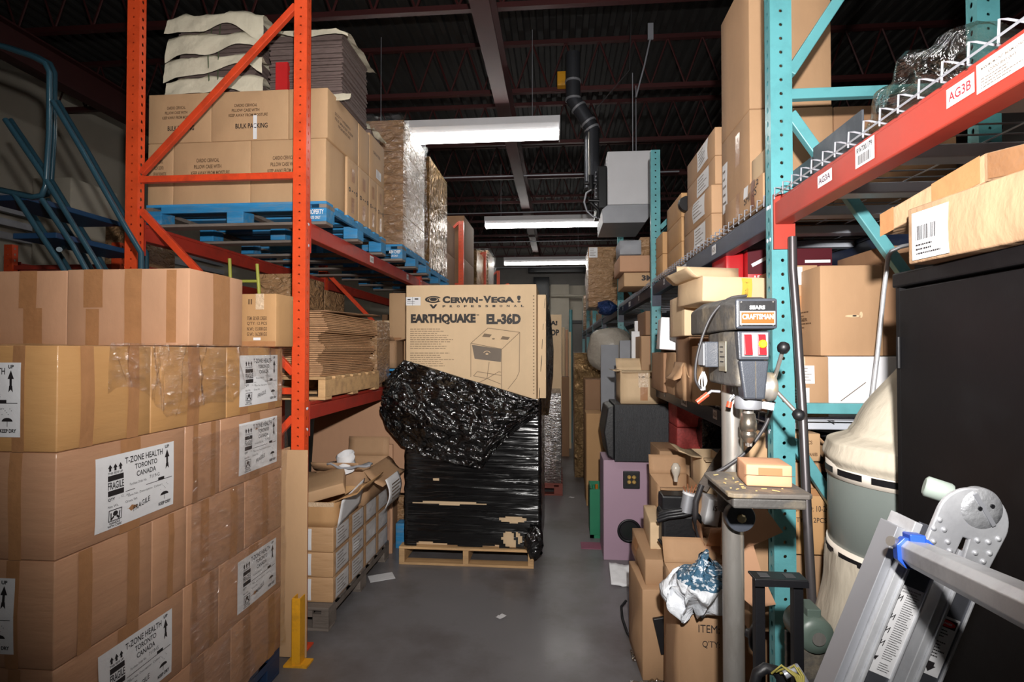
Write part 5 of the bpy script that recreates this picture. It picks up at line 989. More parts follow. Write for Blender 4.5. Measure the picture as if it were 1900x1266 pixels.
Ink().plane((-.02, yf-.0152, zc+.66*hN), (1, 0, 0), (0, 0, 1)).text('SEARS', 0, 0, .04, .0105, .04).build('printed_text', PAPER, np_)
m = M()
for x in (-.041, .041):
    for z in (zc+.012, zt_-.008): m.lathe((x, yf-.0146, z), [(.0025, 0), (.0025, .001), (.001, .002)], 8, (0, -1, 0))
m.build('plate_screws', CHROME, np_)
# head casting below the cover
hd = M(); a0 = yf+.02
hd.prism([(-.042, a0), (.03, a0), (.042, a0+.05), (.045, a0+.27), (-.045, a0+.27), (-.06, a0+.2), (-.06, a0+.06)], (0, 0, zc-.002), (1, 0, 0), (0, 1, 0), zc-zb-.035).build('head_casting', CAST, dp, bev=.008, seg=3)
z1 = hz(1395, 668, 1.5)
sp_ = M().prism([(-.042, z1), (.036, z1), (.040, zc-.004), (-.046, zc-.004)], (0, yf+.002, 0), (1, 0, 0), (0, 0, 1), .03).build('switch_panel', HAMM, dp, bev=.003)
M().box(-.036, .032, yf-.003, yf+.001, z1+.008, zc-.008).build('switch_plate', ALUD, sp_, bev=.001)
for x, w in ((-.022, .02), (.014, .02)): M().prism([(yf-.016, z1+.014), (yf-.003, z1+.012), (yf-.003, zc-.012), (yf-.008, zc-.014)], (x+w/2, 0, 0), (0, 1, 0), (0, 0, 1), w).build('red_rocker_switch', REDP, sp_, bev=.001)
M().lathe((.014, yf-.012, (z1+zc)/2+.002), [(.011, 0), (.011, .004), (.008, .007)], 18, (0, -1, 0)).build('yellow_lock_key', mat('yellow_key', srgb(250, 200, 30), .4), sp_)
M().prism([(-.028, zb), (.026, zb), (.037, z1-.002), (.004, z1-.002), (.002, z1-.002), (-.041, z1-.002)], (0, yf+.004, 0), (1, 0, 0), (0, 0, 1), .05).build('quill_housing', HAMM, dp, bev=.006, seg=3)
M().box(-.0006, .0012, yf+.0005, yf+.005, zb+.004, z1-.004).build('housing_rib', CAST, dp)
# left side: switch box and data plate
sb = M().box(-.1, -.062, a0+.1, a0+.17, zc-.105, zc-.03).build('junction_box', HAMM, dp, bev=.003); M().box(-.104, -.1, a0+.105, a0+.165, zc-.1, zc-.035).build('box_cover', GREYF, sb, bev=.001)
dpn = M().box(-.0635, -.0605, a0+.03, a0+.095, zc-.115, zc-.03).build('data_plate', PLATE, dp, bev=.001)
Ink().plane((-.0640, a0+.09, zc-.108), (0, -1, 0), (0, 0, 1)).para(.008, .06, .045, 4, .014, .004).build('plate_print', INK, dpn)
# collar, chuck, spindle
cy_ = 1.56-1.70; zz_ = zb+.004
M().lathe((0, cy_, zb-.03), [(.034, 0), (.036, .004), (.036, .028), (.032, .034)], 24).build('quill_collar', ALUD, dp); M().bar((.03, cy_-.01, zb-.018), (.062, cy_-.02, zb-.022), .008, .02).build('depth_stop_bracket', ALUD, dp)
M().lathe((0.0, cy_, zb-.062), [(.014, 0), (.014, .04)], 16).build('spindle', CHROME, dp)
ck = M().lathe((0, cy_, zb-.125), [(.010, 0), (.019, .012), (.0215, .02), (.0215, .028), (.0195, .03), (.0195, .034), (.0225, .036), (.0225, .06), (.02, .064), (.018, .082), (.0, .083)], 28).build('chuck', mat('oily_chuck_steel', srgb(150, 142, 130), .28, .85, var=.2, vscale=40, dirt=srgb(60, 50, 42), dirt_scale=20, dirt_amt=.6), dp)
for k in range(3): M().cyl((.006*math.cos(k*2.1), cy_+.006*math.sin(k*2.1), zb-.135), (.008*math.cos(k*2.1), cy_+.008*math.sin(k*2.1), zb-.115), .004, 6).build('chuck_jaw', CHROME, ck)
# feed hub and levers
hy = -.08; hc = Vector((.058, hy, hz(1430, 718, 1.62)))
M().lathe(hc - Vector((.02, 0, 0)), [(.034, 0), (.036, .03), (.042, .034), (.042, .05), (.03, .056)], 30, (1, .0, 0)).build('feed_hub', mat('worn_hub_steel', srgb(170, 166, 160), .4, .5, dirt=srgb(190, 160, 90), dirt_scale=20, dirt_amt=.7), dp)
for px, py, dy in ((1453, 648, -.06), (1480, 768, -.05), (1412, 690, .1)):
    e = at(px, py, 1.62+dy) - Vector((DX, 1.70, 0)); s_ = hc + Vector((.03, 0, 0))
    lv = M().tube([s_, e], .0055, 10).build('feed_lever', CHROME, dp); d = (e-s_).normalized()
    if dy < 0: M().lathe(e - d*.004, [(.006, -.008), (.013, -.004), (.0165, .006), (.0165, .012), (.012, .021), (.004, .025), (0, .0252)], 20, d).build('ball_knob', BLKP, lv)
for (pa, pb, pc_) in (((1336, 727), (1320, 726), (1293, 747)), ((1362, 733), (1355, 742), (1352, 756))):
    Yh = 1.62; v = [at(*p, Yh) - Vector((DX, 1.70, 0)) for p in (pa, pb, pc_)]
    lv = M().tube([v[0], v[1], v[1]*.7+v[2]*.3], .004, 8).build('clamp_lever', ALUD, dp); M().tube([v[1]*.75+v[2]*.25, v[2]], .0075, 10).build('red_grip', ORP2, lv)
def wobble(pts, Y, r, name, parent, m_, org):
    P_ = [at(px, py, Y if not isinstance(Y, (list, tuple)) else Y[i]) - org for i, (px, py) in enumerate(pts)]; Q = []
    for i in range(len(P_)-1):
        p0, p1, p2, p3 = P_[max(0, i-1)], P_[i], P_[i+1], P_[min(len(P_)-1, i+2)]
        for k in range(6):
            t = k/6; Q.append(.5*((2*p1) + (p2-p0)*t + (2*p0-5*p1+4*p2-p3)*t*t + (3*p1-p0-3*p2+p3)*t**3))
    Q.append(P_[-1]); return M().tube(Q, r, 8).build(name, m_, parent)
O_ = Vector((DX, 1.70, 0))
wobble([(1385, 549), (1350, 556), (1318, 590), (1296, 650), (1290, 700), (1300, 722)], 1.6, .004, 'power_cord', dp, WIRE, O_)
wobble([(1436, 745), (1420, 790), (1385, 838), (1345, 868), (1320, 880)], 1.66, .0055, 'trailing_cable', dp, WIRE, O_)
for k in range(3): wobble([(1304, 690), (1297+k*5, 708), (1302+k*3, 724), (1311-k*2, 708), (1306, 690)], 1.68, .0022, 'loose_wire', dp, [PAPER, PAPER, GREYF][k], O_)
# table with bracket
tz = hz(1430, 918, 1.4); tx0, tx1 = .428-DX, .634-DX; ty0, ty1 = 1.40-1.70, 1.655-1.70
TB = mat('sawdust_covered_table', srgb(104, 98, 92), .7, var=.1, vscale=14, bump=.2, bscale=60, dirt=srgb(168, 146, 110), dirt_scale=14, dirt_amt=.6)
tb_ = M().prism([(tx0+.012, ty0), (tx1-.012, ty0), (tx1, ty0+.012), (tx1, ty1-.03), (tx1-.04, ty1), (tx0+.02, ty1), (tx0, ty1-.02), (tx0, ty0+.012)], (0, 0, tz), (1, 0, 0), (0, 1, 0), .012).build('table_plate', TB, dp, bev=.003)
M().box(tx0+.012, tx1-.014, ty0+.008, ty1-.01, tz-.04, tz-.012).build('table_rim', CAST, tb_, bev=.006)
M().box(-.04, .05, -.2, .0, tz-.065, tz-.038).build('table_arm', CAST, dp, bev=.006)
bk = M().lathe((0, -.075, hz(1354, 966, 1.6)), [(.0, 0), (.04, 0), (.042, .004), (.042, .03), (.038, .036)], 30, (0, 1, 0)).build('tilt_flange', HAMM, dp, bev=.001)
M().lathe((0, -.076, hz(1354, 966, 1.6)), [(.013, 0), (.013, .007), (.008, .009), (0, .009)], 8, (0, -1, 0), smooth=False).build('tilt_bolt', mat('brass_bolt', srgb(206, 190, 150), .35, .7), bk)
M().lathe((0, 0, tz-.13), [(.031, 0), (.044, .002), (.044, .09), (.031, .092)], 28).build('column_collar', CAST, dp)
wz = hz(1376, 1185, 1.62); M().lathe((.03, -.05, wz), [(.012, -.01), (.014, .0), (.040, .012), (.045, .02), (.042, .028), (.015, .03), (0, .03)], 28, (.75, -.65, 0)).build('clamp_handwheel', BLKP, dp)
wc_ = M()
for i in range(26):
    x, y = rnd.uniform(tx0+.02, tx1-.03)+DX, rnd.uniform(ty0+.02, ty1-.03)+1.70; wc_.obox((x, y, tz+.002), (rnd.uniform(.004, .022), .004, .0016), Matrix.Rotation(rnd.uniform(0, 3), 3, 'Z'))
tag(wc_.build('wood_shavings', mat('shavings', srgb(206, 176, 120), .8)), 'pale wood shavings scattered on the drill press table', 'shavings', kind='stuff')
sbx = carton(TX(1381)*1.5, TX(1462)*1.5, 1.47, 1.58, tz+.0015, tz+.058, 'small pinkish tan carton with a taped front, on the drill press table', m=cardm('cardboard_salmon', (214, 160, 124)), rz=-.10, dent=.001, tape=[('f', .26, .52, .78, .88, mat('matte_brown_tape', srgb(178, 116, 78), .5))])
M().box(-.062, .062, -.0575, -.0562, .0295, .0305).build('lid_gap', INKB, sbx)
# ================================================================== POLES, STAND, MOTOR
tag(M().tube([Vector((at(1470, 440, 1.98).x, 1.98, at(1470, 440, 1.98).z)), at(1471, 500, 1.975), at(1478, 590, 1.96), at(1489, 760, 1.92), at(1498, 960, 1.86), at(1507, 1130, 1.82), Vector((at(1517, 1300, 1.80).x, 1.80, .0))], .0145, 14).build('steel_pole', mat('dark_bent_pole', srgb(92, 88, 90), .35, .7, var=.1)), 'long dark bent steel pole leaning beside the teal post', 'pole')
tag(M().tube([at(1700, 452, 1.96), at(1672, 458, 1.97), at(1654, 466, 1.98), at(1648, 476, 1.99), at(1640, 540, 2.0), at(1628, 660, 2.0), at(1607, 830, 2.005), Vector((at(1560, 1250, 2.01).x, 2.01, 0))], .0075, 10).build('chrome_rod', ALU), 'thin chrome rod with a hooked top leaning behind the canvas dust bag', 'rod')
sy_ = 1.42; st = thing('steel_stand', 'black steel stand with two legs and a slotted top plate beside the drill press', 'stand', ((TX(1404)+TX(1474))/2*sy_, sy_, 0)); sw = (TX(1474)-TX(1404))*sy_/2; sz = at(1440, 1068, sy_).z
for s in (-1, 1): M().box(s*sw-.012, s*sw+.012, -.012, .012, 0, sz-.006).build('leg', BLKM, st, bev=.002)
pt = M().box(-sw-.018, sw+.018, -.026, .026, sz-.006, sz).build('top_plate', BLKM, st, bev=.002); M().box(-sw-.018, sw+.018, -.028, -.024, sz-.018, sz-.004).build('front_lip', BLKM, st)
for s in (-.75, .6): M().box(s*sw-.012, s*sw+.012, -.012, .012, sz, sz+.0012).build('slot', mat('slot_grey', srgb(70, 70, 72), .5), pt)
M().box(-sw, sw, -.012, .012, .06, .085).build('foot_bar', BLKM, st)
mo = thing('electric_motor', 'dull green electric motor on the floor behind the black stand', 'motor', (.715, 1.62, .42)); mo.scale = (.62, .62, .62)
M().lathe((0, .0, .75), [(.04, -.08), (.074, -.075), (.082, -.055), (.082, .09), (.07, .105), (0, .11)], 30, (0, 1, 0)).build('motor_shell', mat('dull_green_enamel', srgb(84, 98, 90), .4), mo)
M().lathe((.0, -.082, .75), [(.018, 0), (.022, .01), (.03, .012)], 16, (0, -1, 0)).build('shaft_cap', CHROME, mo); M().box(-.03, .03, -.05, .06, .82, .86).build('terminal_box', mat('dull_green_enamel', (0, 0, 0)), mo, bev=.004)
for y in (-.05, .08): M().box(-.07, .07, y, y+.025, -.67, .69).build('motor_foot', CAST, mo, bev=.003)
# ================================================================== DUST COLLECTOR
dc = thing('dust_collector', 'grey drum dust collector with cream canvas bags beside the black cabinet', 'dust collector', (1.09, 1.69, 0)); R_ = .262
zt1, zt0 = 1.37, 1.10
M().lathe((0, 0, 1.07), [(R_-.01, 0), (R_, .01), (R_, .27), (R_-.01, .28)], 56).build('drum', GRNG, dc)
for z in (1.30, 1.055): M().lathe((0, 0, z), [(R_+.001, 0), (R_+.004, .0), (R_+.004, .045), (R_+.001, .045)], 56).build('canvas_band', IVORY, dc)
def slots(z):
    m = M()
    for k in range(14):
        a0_, a1_ = 2*PI*k/14 + .05, 2*PI*(k+1)/14 - .05; q = 6
        vs = [((R_+.0052)*math.cos(a0_+(a1_-a0_)*i/q), (R_+.0052)*math.sin(a0_+(a1_-a0_)*i/q), z+zz) for zz in (0, .018) for i in range(q+1)]
        m.add(vs, [(i, i+1, q+2+i, q+1+i) for i in range(q)])
    return m
slots(1.312).build('strap', BLKM, dc); slots(1.068).build('strap', BLKM, dc)
def bagm(zs, rs, wr_, sx=0):
    def fn(a, b):
        f = b*(len(zs)-1); i = min(len(zs)-2, int(f)); f -= i; f2 = f*f*(3-2*f); z = zs[i]*(1-f)+zs[i+1]*f; r = rs[i]*(1-f2)+rs[i+1]*f2; th = 2*PI*a
        r *= 1 + wr_*(.5*math.sin(th*9+z*3)*.5 + noise.noise(Vector((math.cos(th)*2.4, math.sin(th)*2.4, z*2.5)))) 
        return Vector((r*math.cos(th) + sx*max(0, z-1.4), r*math.sin(th), z))
    return M().grid(fn, 90, 40)
bagm([0, .05, .35, .8, 1.0, 1.075], [.22, .315, .33, .305, .272, R_+.006], .035).build('lower_bag', CANV, dc)
bagm([1.335, 1.36, 1.40, 1.43, 1.46, 1.7, 1.95], [R_+.006, R_+.016, R_+.004, .215, .205, .12, .03], .03, .34).build('upper_bag', CANV, dc)
M().cyl((.17, 0, 1.9), (.19, 0, 2.05), .01, 8).build('hanging_rod', GALV, dc)
# ================================================================== BLACK CABINET AND THE BOX ON IT
CBX, CBY = .82, 1.387; cbz = at(1662, 508, CBY).z
cb = thing('black_cabinet', 'tall black steel cabinet beside the ladder, a battered carton on top', 'cabinet', (CBX, CBY, 0)); dd = .92
CABM = mat('satin_black_enamel', srgb(15, 14, 16), .5, var=.1, bump=.04, bscale=60, spec=.3, dirt=srgb(30, 30, 32), dirt_scale=5, dirt_amt=.3)
M().box(.018, .46, -dd, 0, 0, cbz-.035).build('body', CABM, cb, bev=.003); M().box(-.004, .465, -dd-.004, .006, cbz-.035, cbz).build('top_cap', CABM, cb, bev=.004)
door_ = M().box(0, .017, -dd/2+.0015, -.016, .06, cbz-.042).build('door', CABM, cb, bev=.002); door2 = M().box(0, .017, -dd+.016, -dd/2-.0015, .06, cbz-.042).build('door', CABM, cb, bev=.002)
M().box(.001, .018, -.0145, -.001, .04, cbz-.036).build('corner_stile', CABM, cb)
for z in (cbz-.23, cbz-.9, .3): M().cyl((-.003, -.016, z), (-.003, -.016, z+.075), .005, 10).build('hinge', CABM, door_)
M().box(-.02, 0, -dd/2-.03, -dd/2-.015, 1.0, 1.14).build('handle', CHROME, door2, bev=.003)
tbx = carton(.80, 1.2, .70, 1.28, cbz+.002, cbz+.125, 'battered taped tan carton standing on the black cabinet', m=cardm('cardboard_battered', (176, 142, 110), bump=.5), dent=.012, name='cardboard_box', tape=[('l', .55, .0, .75, 1), ('b', .1, .1, .5, .9)], stick=[('l', .03, .05, .2, .88, 'bar')])
tbx.rotation_euler = (0, 0, .10)
def LID():
    m = M(); p = [(at(1652, 400, 1.36).x, 1.40, at(1652, 398, 1.4).z), (at(1812, 292, 1.16).x, 1.14, at(1812, 285, 1.14).z), (at(1910, 262, 1.0).x, .9, at(1910, 262, .95).z)]
    secs = []
    for i, (x, y, z) in enumerate(p):
        h_ = [.052, .058, .055][i]; w_ = .34
        secs.append([(x, y, z-h_), (x, y, z), (x+w_, y+.12, z+.03), (x+w_, y+.12, z+.03-h_)])
    vs = [v for s in secs for v in s]
    m.add(vs, [(k*4+i, k*4+(i+1) % 4, (k+1)*4+(i+1) % 4, (k+1)*4+i) for k in range(2) for i in range(4)] + [(3, 2, 1, 0), (8, 9, 10, 11)]); return m
lid = tag(LID().build('folded_carton', MATS['cardboard_battered'], bev=.004), 'long flattened bent carton lying on top of the battered carton', 'cardboard sheet')
lm = M()
p0, p1, p2 = Vector((at(1652, 400, 1.36).x, 1.40, at(1652, 398, 1.4).z)), Vector((at(1812, 292, 1.16).x, 1.14, at(1812, 285, 1.14).z)), Vector((at(1910, 262, 1.0).x, .9, at(1910, 262, .95).z))
def ls(a, b, f0, f1, h0, h1, q0=0, q1=1):
    A = a.lerp(b, f0); B = a.lerp(b, f1); nn = (b-a).cross(Vector((0, 0, 1))).normalized()*-.0015
    if nn.x > 0: nn = -nn
    return [A+nn-Vector((0, 0, h0*q1)), B+nn-Vector((0, 0, h1*q1)), B+nn-Vector((0, 0, h1*q0)), A+nn-Vector((0, 0, h0*q0))]
for a, b, f0, f1, q0, q1 in ((p0, p1, .0, .16, 0, 1), (p0, p1, .55, .97, 0, 1), (p1, p2, .05, .5, .05, .95)): M().add(ls(a, b, f0, f1, .055, .055, q0, q1), [(0, 1, 2, 3)]).build('packing_tape', TAPE, lid)
# ================================================================== LADDER
K = .76; LYY = .90; ld = thing('aluminium_ladder', 'folded aluminium multi-position ladder with round hinge and blue lock before the black cabinet', 'ladder', (.45, LYY, 0)); LO = Vector((.45, LYY, 0))
L_ = lambda px, py, Y=LYY: at(px, py, Y) - LO
hp_ = L_(1787, 962); ft = Vector((L_(1600, 1400).x - .0, 0, 0)); low = L_(1662, 1266)
dr_ = (low - hp_).normalized(); ll = hp_.z/abs(dr_.z); nx = Vector((-dr_.z, 0, dr_.x)).normalized()
if nx.x < 0: nx = -nx
def plate(off0, off1, t0, t1, y0, y1, name, m_, par, bev=.001):
    off0 *= K*1.13; off1 *= K*1.13; a, b, c_, d = hp_+nx*off0+dr_*t0, hp_+nx*off1+dr_*t0, hp_+nx*off1+dr_*t1, hp_+nx*off0+dr_*t1
    m = M(); vs = [Vector((p.x, y, p.z)) for y in (y0, y1) for p in (a, b, c_, d)]
    m.add(vs, [(0, 1, 2, 3), (7, 6, 5, 4), (0, 4, 5, 1), (1, 5, 6, 2), (2, 6, 7, 3), (3, 7, 4, 0)]); return m.build(name, m_, par, bev=bev)
for nm, o0, o1, t0 in (('outer_rail', -.082, -.012, .03), ('inner_rail', .004, .066, .045)):
    r_ = plate(o0+.014, o1-.002, t0, ll-.03, -.004, 0, nm, mat('dark_aluminium_web', srgb(112, 114, 122), .3, .7, var=.1, vscale=4), ld)
    plate(o0, o0+.014, t0+.002, ll-.03, -.012, .05, 'rail_flange', ALU, r_); plate(o0+.014, o0+.019, t0+.04, ll-.03, -.016, -.004, 'rail_lip', ALU, r_); plate(o1-.004, o1, t0+.002, ll-.03, -.008, .05, 'rail_flange', ALU, r_)
plate(-.098, -.083, .05, ll-.03, .0, .045, 'sliding_rail', ALUD, ld)
c0 = hp_ + Vector((0, -.012, 0)); ang = math.atan2(dr_.z, dr_.x)
hn = M(); pl = []
for k in range(25): a = ang + PI/2 + .2 + (PI-.25)*k/24*1.0; pl.append((.066*math.cos(a), .066*math.sin(a)))
q2 = lambda o_, t: (nx.x*o_ + dr_.x*t, nx.z*o_ + dr_.z*t)
pl = [(.068*math.cos(a), .068*math.sin(a)) for a in [math.atan2(nx.z, nx.x) + PI*k/24 for k in range(25)]]
pl += [q2(-.068, .085), q2(-.008, .085), q2(-.006, .035), q2(.006, .035), q2(.010, .085), q2(.062, .075)]
hj = M().prism([(a*K, b*K) for a, b in pl], c0, (1, 0, 0), (0, 0, 1), -.008).build('hinge_plate', ALU, ld, bev=.002)
hub = M().lathe(c0 + Vector((.013, -.001, .020)), [(.032, -.006), (.032, .003), (.030, .007), (.015, .009), (0, .009)], 36, (0, -1, 0)).build('hinge_hub', mat('cast_hub_aluminium', srgb(186, 188, 192), .4, .6, bump=.3, bscale=90), hj)
M().box(-.003, .003, -.002, 0, -.027, .027).xf(Matrix.Translation(c0 + Vector((.015, -.0098, .020))) @ Matrix.Rotation(-.5, 4, 'Y')).build('hub_groove', ALUD, hub)
for a, b in ((.0, 0), (.022, .004)): M().lathe(c0 + Vector((.008+a*.8, -.0105, .022+b)), [(.003, 0), (.003, .002)], 10, (0, -1, 0)).build('hub_hole', BLKM, hub)
rv = M()
for o_, t in [(-.06, .02), (-.045, .035), (-.064, .04), (-.03, .055), (-.055, .065), (-.02, .07), (.02, .03), (.04, .025), (.05, .045), (.025, .055), (.045, .065), (.055, .012)]:
    x, z = q2(o_*K, t*K); rv.lathe(c0 + Vector((x, -.008+.0, z)), [(.0042, 0), (.0036, .002), (.0015, .0034), (0, .0036)], 10, (0, -1, 0))
rv.build('rivet', ALU, hj)
M().lathe(L_(1766, 918, .93), [(.015, 0), (.017, .004), (.017, .034), (.013, .037)], 24, (-.8, .4, .25)).build('release_knob', mat('pale_grey_green_knob', srgb(156, 168, 160), .45), hj)
# stickers on the rails
def sticker(o0, o1, t0, t1, kind):
    u = nx; w_ = -dr_; o0 *= K*1.13; o1 *= K*1.13; org = hp_ + nx*o0 + dr_*t1 + Vector((0, -.0048, 0)); W_, H_ = o1-o0, t1-t0
    lb = Ink().plane(org, u, w_).rect(0, 0, W_, H_).build('safety_label', PAPER, ld); i = Ink().plane(org + Vector((0, -.0006, 0)), u, w_)
    if kind == 0:
        i.text('PORTABLE LADDER', .1*W_, .955*H_, .8*W_, .016*H_).text('SINGLE MODEL', .2*W_, .925*H_, .6*W_, .016*H_).para(.42*W_, .9*H_, .5*W_, 30, .025*H_, .007*H_, 2).para(.42*W_, .12*H_, .5*W_, 4, .025*H_, .007*H_, 4)
        for k, y in enumerate((.82, .6, .45, .3)): i.line(.1*W_, y*H_, .3*W_, (y+.06)*H_, .0012).line(.15*W_, y*H_, .18*W_, (y+.07)*H_, .0012).line(.28*W_, y*H_, .3*W_, (y+.07)*H_, .0012)
        i.poly([(.1*W_, .17*H_), (.3*W_, .19*H_), (.22*W_, .13*H_)]); i.build('label_print', INK, lb)
    else:
        i.rect(.08*W_, .82*H_, .84*W_, .14*H_).para(.1*W_, .76*H_, .8*W_, 3, .05*H_, .018*H_, 3).para(.1*W_, .56*H_, .8*W_, 6, .05*H_, .018*H_, 5)
        i.poly([(.3*W_, .16*H_), (.38*W_, .16*H_), (.38*W_, .22*H_), (.68*W_, .22*H_), (.68*W_, .16*H_), (.76*W_, .16*H_), (.53*W_, .05*H_)]); i.build('label_print', INK, lb)
        Ink().plane(org + Vector((0, -.001, 0)), u, w_).disc(.5*W_, .89*H_, .38*W_, .055*H_).build('danger_oval', mat('danger_red', srgb(214, 40, 40), .5), lb)
        Ink().plane(org + Vector((0, -.0014, 0)), u, w_).text('DANGER', .25*W_, .875*H_, .5*W_, .035*H_, .03).build('danger_text', PAPER, lb)
sticker(-.062, -.016, .13, .275, 0); sticker(.014, .058, .15, .245, 1)
# the other section's rail coming toward the camera, with its blue lock
a = at(1700, 1028, .84) - LO; b = at(1990, 1165, .50) - LO; d = (b-a).normalized(); side_ = d.cross(Vector((0, 0, 1))).normalized(); up_ = side_.cross(d)
oc_ = [(-.012, -.018), (.012, -.018), (.02, -.009), (.02, .009), (.012, .018), (-.012, .018), (-.02, .009), (-.02, -.009)]
m = M(); vs = [p + side_*u_ + up_*v_ for p in (a - d*.005, b) for u_, v_ in oc_]; m.add(vs, [(i, (i+1) % 8, 8+(i+1) % 8, 8+i) for i in range(8)] + [tuple(range(8))[::-1], tuple(range(8, 16))]); m.build('folded_rail', ALU, ld, bev=.001)
lk = M().add([p + side_*u_*1.25 + up_*v_*1.2 for p in (a - d*.014, a + d*.006) for u_, v_ in oc_], [(i, (i+1) % 8, 8+(i+1) % 8, 8+i) for i in range(8)] + [tuple(range(8))[::-1], tuple(range(8, 16))]).build('blue_lock', BLUE, ld, bev=.001)
M().obox(a - d*.004 + up_*.022 + side_*-.0, (.034, .02, .012), Matrix((d, side_, up_)).transposed()).build('lock_tab', BLUE, lk, bev=.002); M().tube([L_(1682, 1016, .86), L_(1652, 1004, .85)], .0075, 14).build('lock_pin', CHROME, lk); M().lathe(a - d*.015 + up_*.008, [(.005, 0), (.005, .003), (.002, .005)], 12, -d).build('lock_bolt', ALU, lk)
# rungs between the two near rails run away from us
for k in range(5):
    t = .36 + k*.3
    if t < ll-.05: c_ = hp_ + dr_*t + nx*-.035; M().cyl(c_, c_ + Vector((0, .04, 0)), .012, 10).build('rung_end', ALU, ld)
plate(-.075, .06, .34, .352, -.02, .06, 'foot_bracket', ALU, ld)
# ================================================================== FOREGROUND CARTONS AND JUNK
HY = 2.35
q1 = carton(TX(1258)*HY, TX(1432)*HY, HY, HY+.34, .002, at(1330, 1105, HY).z, 'open tan carton printed item and quantity, below the white carrier bag', m=CARDK, dent=.012, open_top=True, flaps=[('r', -6, .2, .02), ('b', 30, .12)], text=[('f', 'ITEM:', .2, .76, .22, .05, INK, 0), ('f', "Q'TY:", .24, .66, .18, .05, INK, 0), ('f', '12', .72, .76, .06, .04, INK, 0)])
q2_ = carton(TX(1186)*2.82, TX(1292)*2.82, 2.82, 3.2, .002, at(1230, 1095, 2.82).z, 'sagging brown carton on the floor at the edge of the junk heap', m=CARDK, dent=.03, rz=.05, flaps=None, tape=[('f', .3, .7, .5, 1)])
Q3T = at(1230, 1034, 2.9).z
q3 = carton(TX(1188)*3.0, TX(1300)*3.0, 2.86, 3.36, at(1230, 1095, 2.82).z+.004, Q3T, 'battered tan carton holding up the black motor in the junk heap', m=CARDK, dent=.02, tape=[('l', .3, .0, .6, 1)])
q4 = carton(TX(1304)*2.75, TX(1398)*2.75, 2.72, 3.0, .002, at(1350, 1010, 2.75).z, 'brown carton behind the drill press column in the junk heap', m=CARDP, dent=.015, open_top=True, flaps=[('f', 35, .13, .01), ('r', 70, .2, .02), ('l', 10, .1)])
M().box(-.06, .06, -.008, 0, 0, .16).xf(Matrix.Translation((TX(1257)*2.06, 2.045, at(1257, 1212, 2.0).z)) @ Matrix.Rotation(-.25, 4, 'Y')).move((0, 0, 0))
bb_ = M().box(-.04, .04, -.022, .0, 0, .18).xf(Matrix.Translation((TX(1237)*2.795, 2.795, at(1237, 1208, 2.8).z)) @ Matrix.Rotation(-.22, 4, 'Y')); ad_ = thing('power_adapter', 'small black box with clips stuck on the sagging brown carton', 'adapter', (TX(1237)*2.795, 2.795, at(1237, 1208, 2.8).z))
bb_.build('adapter_body', BLKP, ad_, bev=.004, world=True); M().box(-.034, -.028, -.012, -.004, .04, .06).build('clip', BLKP, ad_)
def pxpoly(pts, Y, t=.004, tilt=0):
    m = M(); n = len(pts); A = [at(px, py, Y + tilt*(py-pts[0][1])/100) for px, py in pts]; return m.add(A + [p + Vector((0, t, 0)) for p in A], [tuple(range(n)), tuple(range(2*n-1, n-1, -1))] + [(i, i+n, (i+1) % n + n, (i+1) % n) for i in range(n)])
fl2 = pxpoly([(1340, 948), (1418, 940), (1453, 988), (1385, 1018), (1338, 1030)], 1.97, tilt=.03).build('torn_flap', CARDP); tag(fl2, 'large brown torn carton flap sticking out behind the drill press column', 'cardboard sheet')
fl3 = pxpoly([(1370, 1022), (1398, 1012), (1412, 1060), (1440, 1122), (1400, 1130), (1372, 1105)], 1.985, tilt=.0).build('torn_flap', CARDP); tag(fl3, 'second torn brown flap hanging by the coiled black cable', 'cardboard sheet')
# black motor assembly
mb = thing('pump_motor', 'black electric motor assembly with capacitor and clips on the junk heap', 'motor', (TX(1268)*2.95, 3.0, Q3T+.006)); B0 = mb.location.copy()
B_ = lambda px, py, Y=2.95: at(px, py, Y) - B0
a, b = B_(1226, 1005), B_(1300, 952); M().box(a.x, b.x, -.09, .09, .04, b.z).build('motor_block', BLKP, mb, bev=.02, seg=3)
a, b = B_(1232, 952), B_(1290, 930); M().box(a.x, b.x, .0, .12, a.z-.02, b.z+.01).build('rear_housing', BLKM, mb, bev=.01)
M().lathe((B_(1270, 1005).x, -.0, -.0), [(.09, 0), (.10, .02), (.12, .03), (.12, .05), (.06, .054)], 24).build('round_base', BLKM, mb)
for k in range(3): M().tube([B_(1224-k*2, 955+k*6, 2.88), B_(1240, 950+k*5, 2.86), B_(1270, 946+k*5, 2.85), B_(1290, 942+k*4, 2.86)], .012, 8).build('black_clamp', BLKP, mb)
cp = M().cyl(B_(1272, 950, 2.86), B_(1278, 918, 2.86), .03, 18).build('capacitor', ALUD, mb); M().cyl(B_(1278, 918, 2.86), B_(1279, 914, 2.86), .033, 18).build('capacitor_cap', PAPER, cp)
for k in range(4): M().tube([B_(1273+k*4, 915, 2.86), B_(1268+k*8, 902-k % 2*3, 2.85)], .004, 6).build('copper_wire', mat('copper_wire', srgb(150, 96, 66), .4), cp)
M().tube([B_(1302, 900, 2.83), B_(1291, 930, 2.82), B_(1290, 960, 2.82), B_(1298, 995, 2.82), B_(1297, 1020, 2.82)], .015, 8).build('heavy_cable', WIRE, mb)
M().tube([B_(1222, 1000, 2.87), B_(1234, 1018, 2.86), B_(1290, 1018, 2.86), B_(1310, 998, 2.87)], .008, 6).build('wire_handle', BLKM, mb)
carton(TX(1205)*3.05, TX(1232)*3.05, 3.0, 3.34, Q3T+.002, at(1215, 965, 3.05).z, 'pale worn carton with torn corner beside the black motor', m=CARDL, dent=.02, rz=-.05)
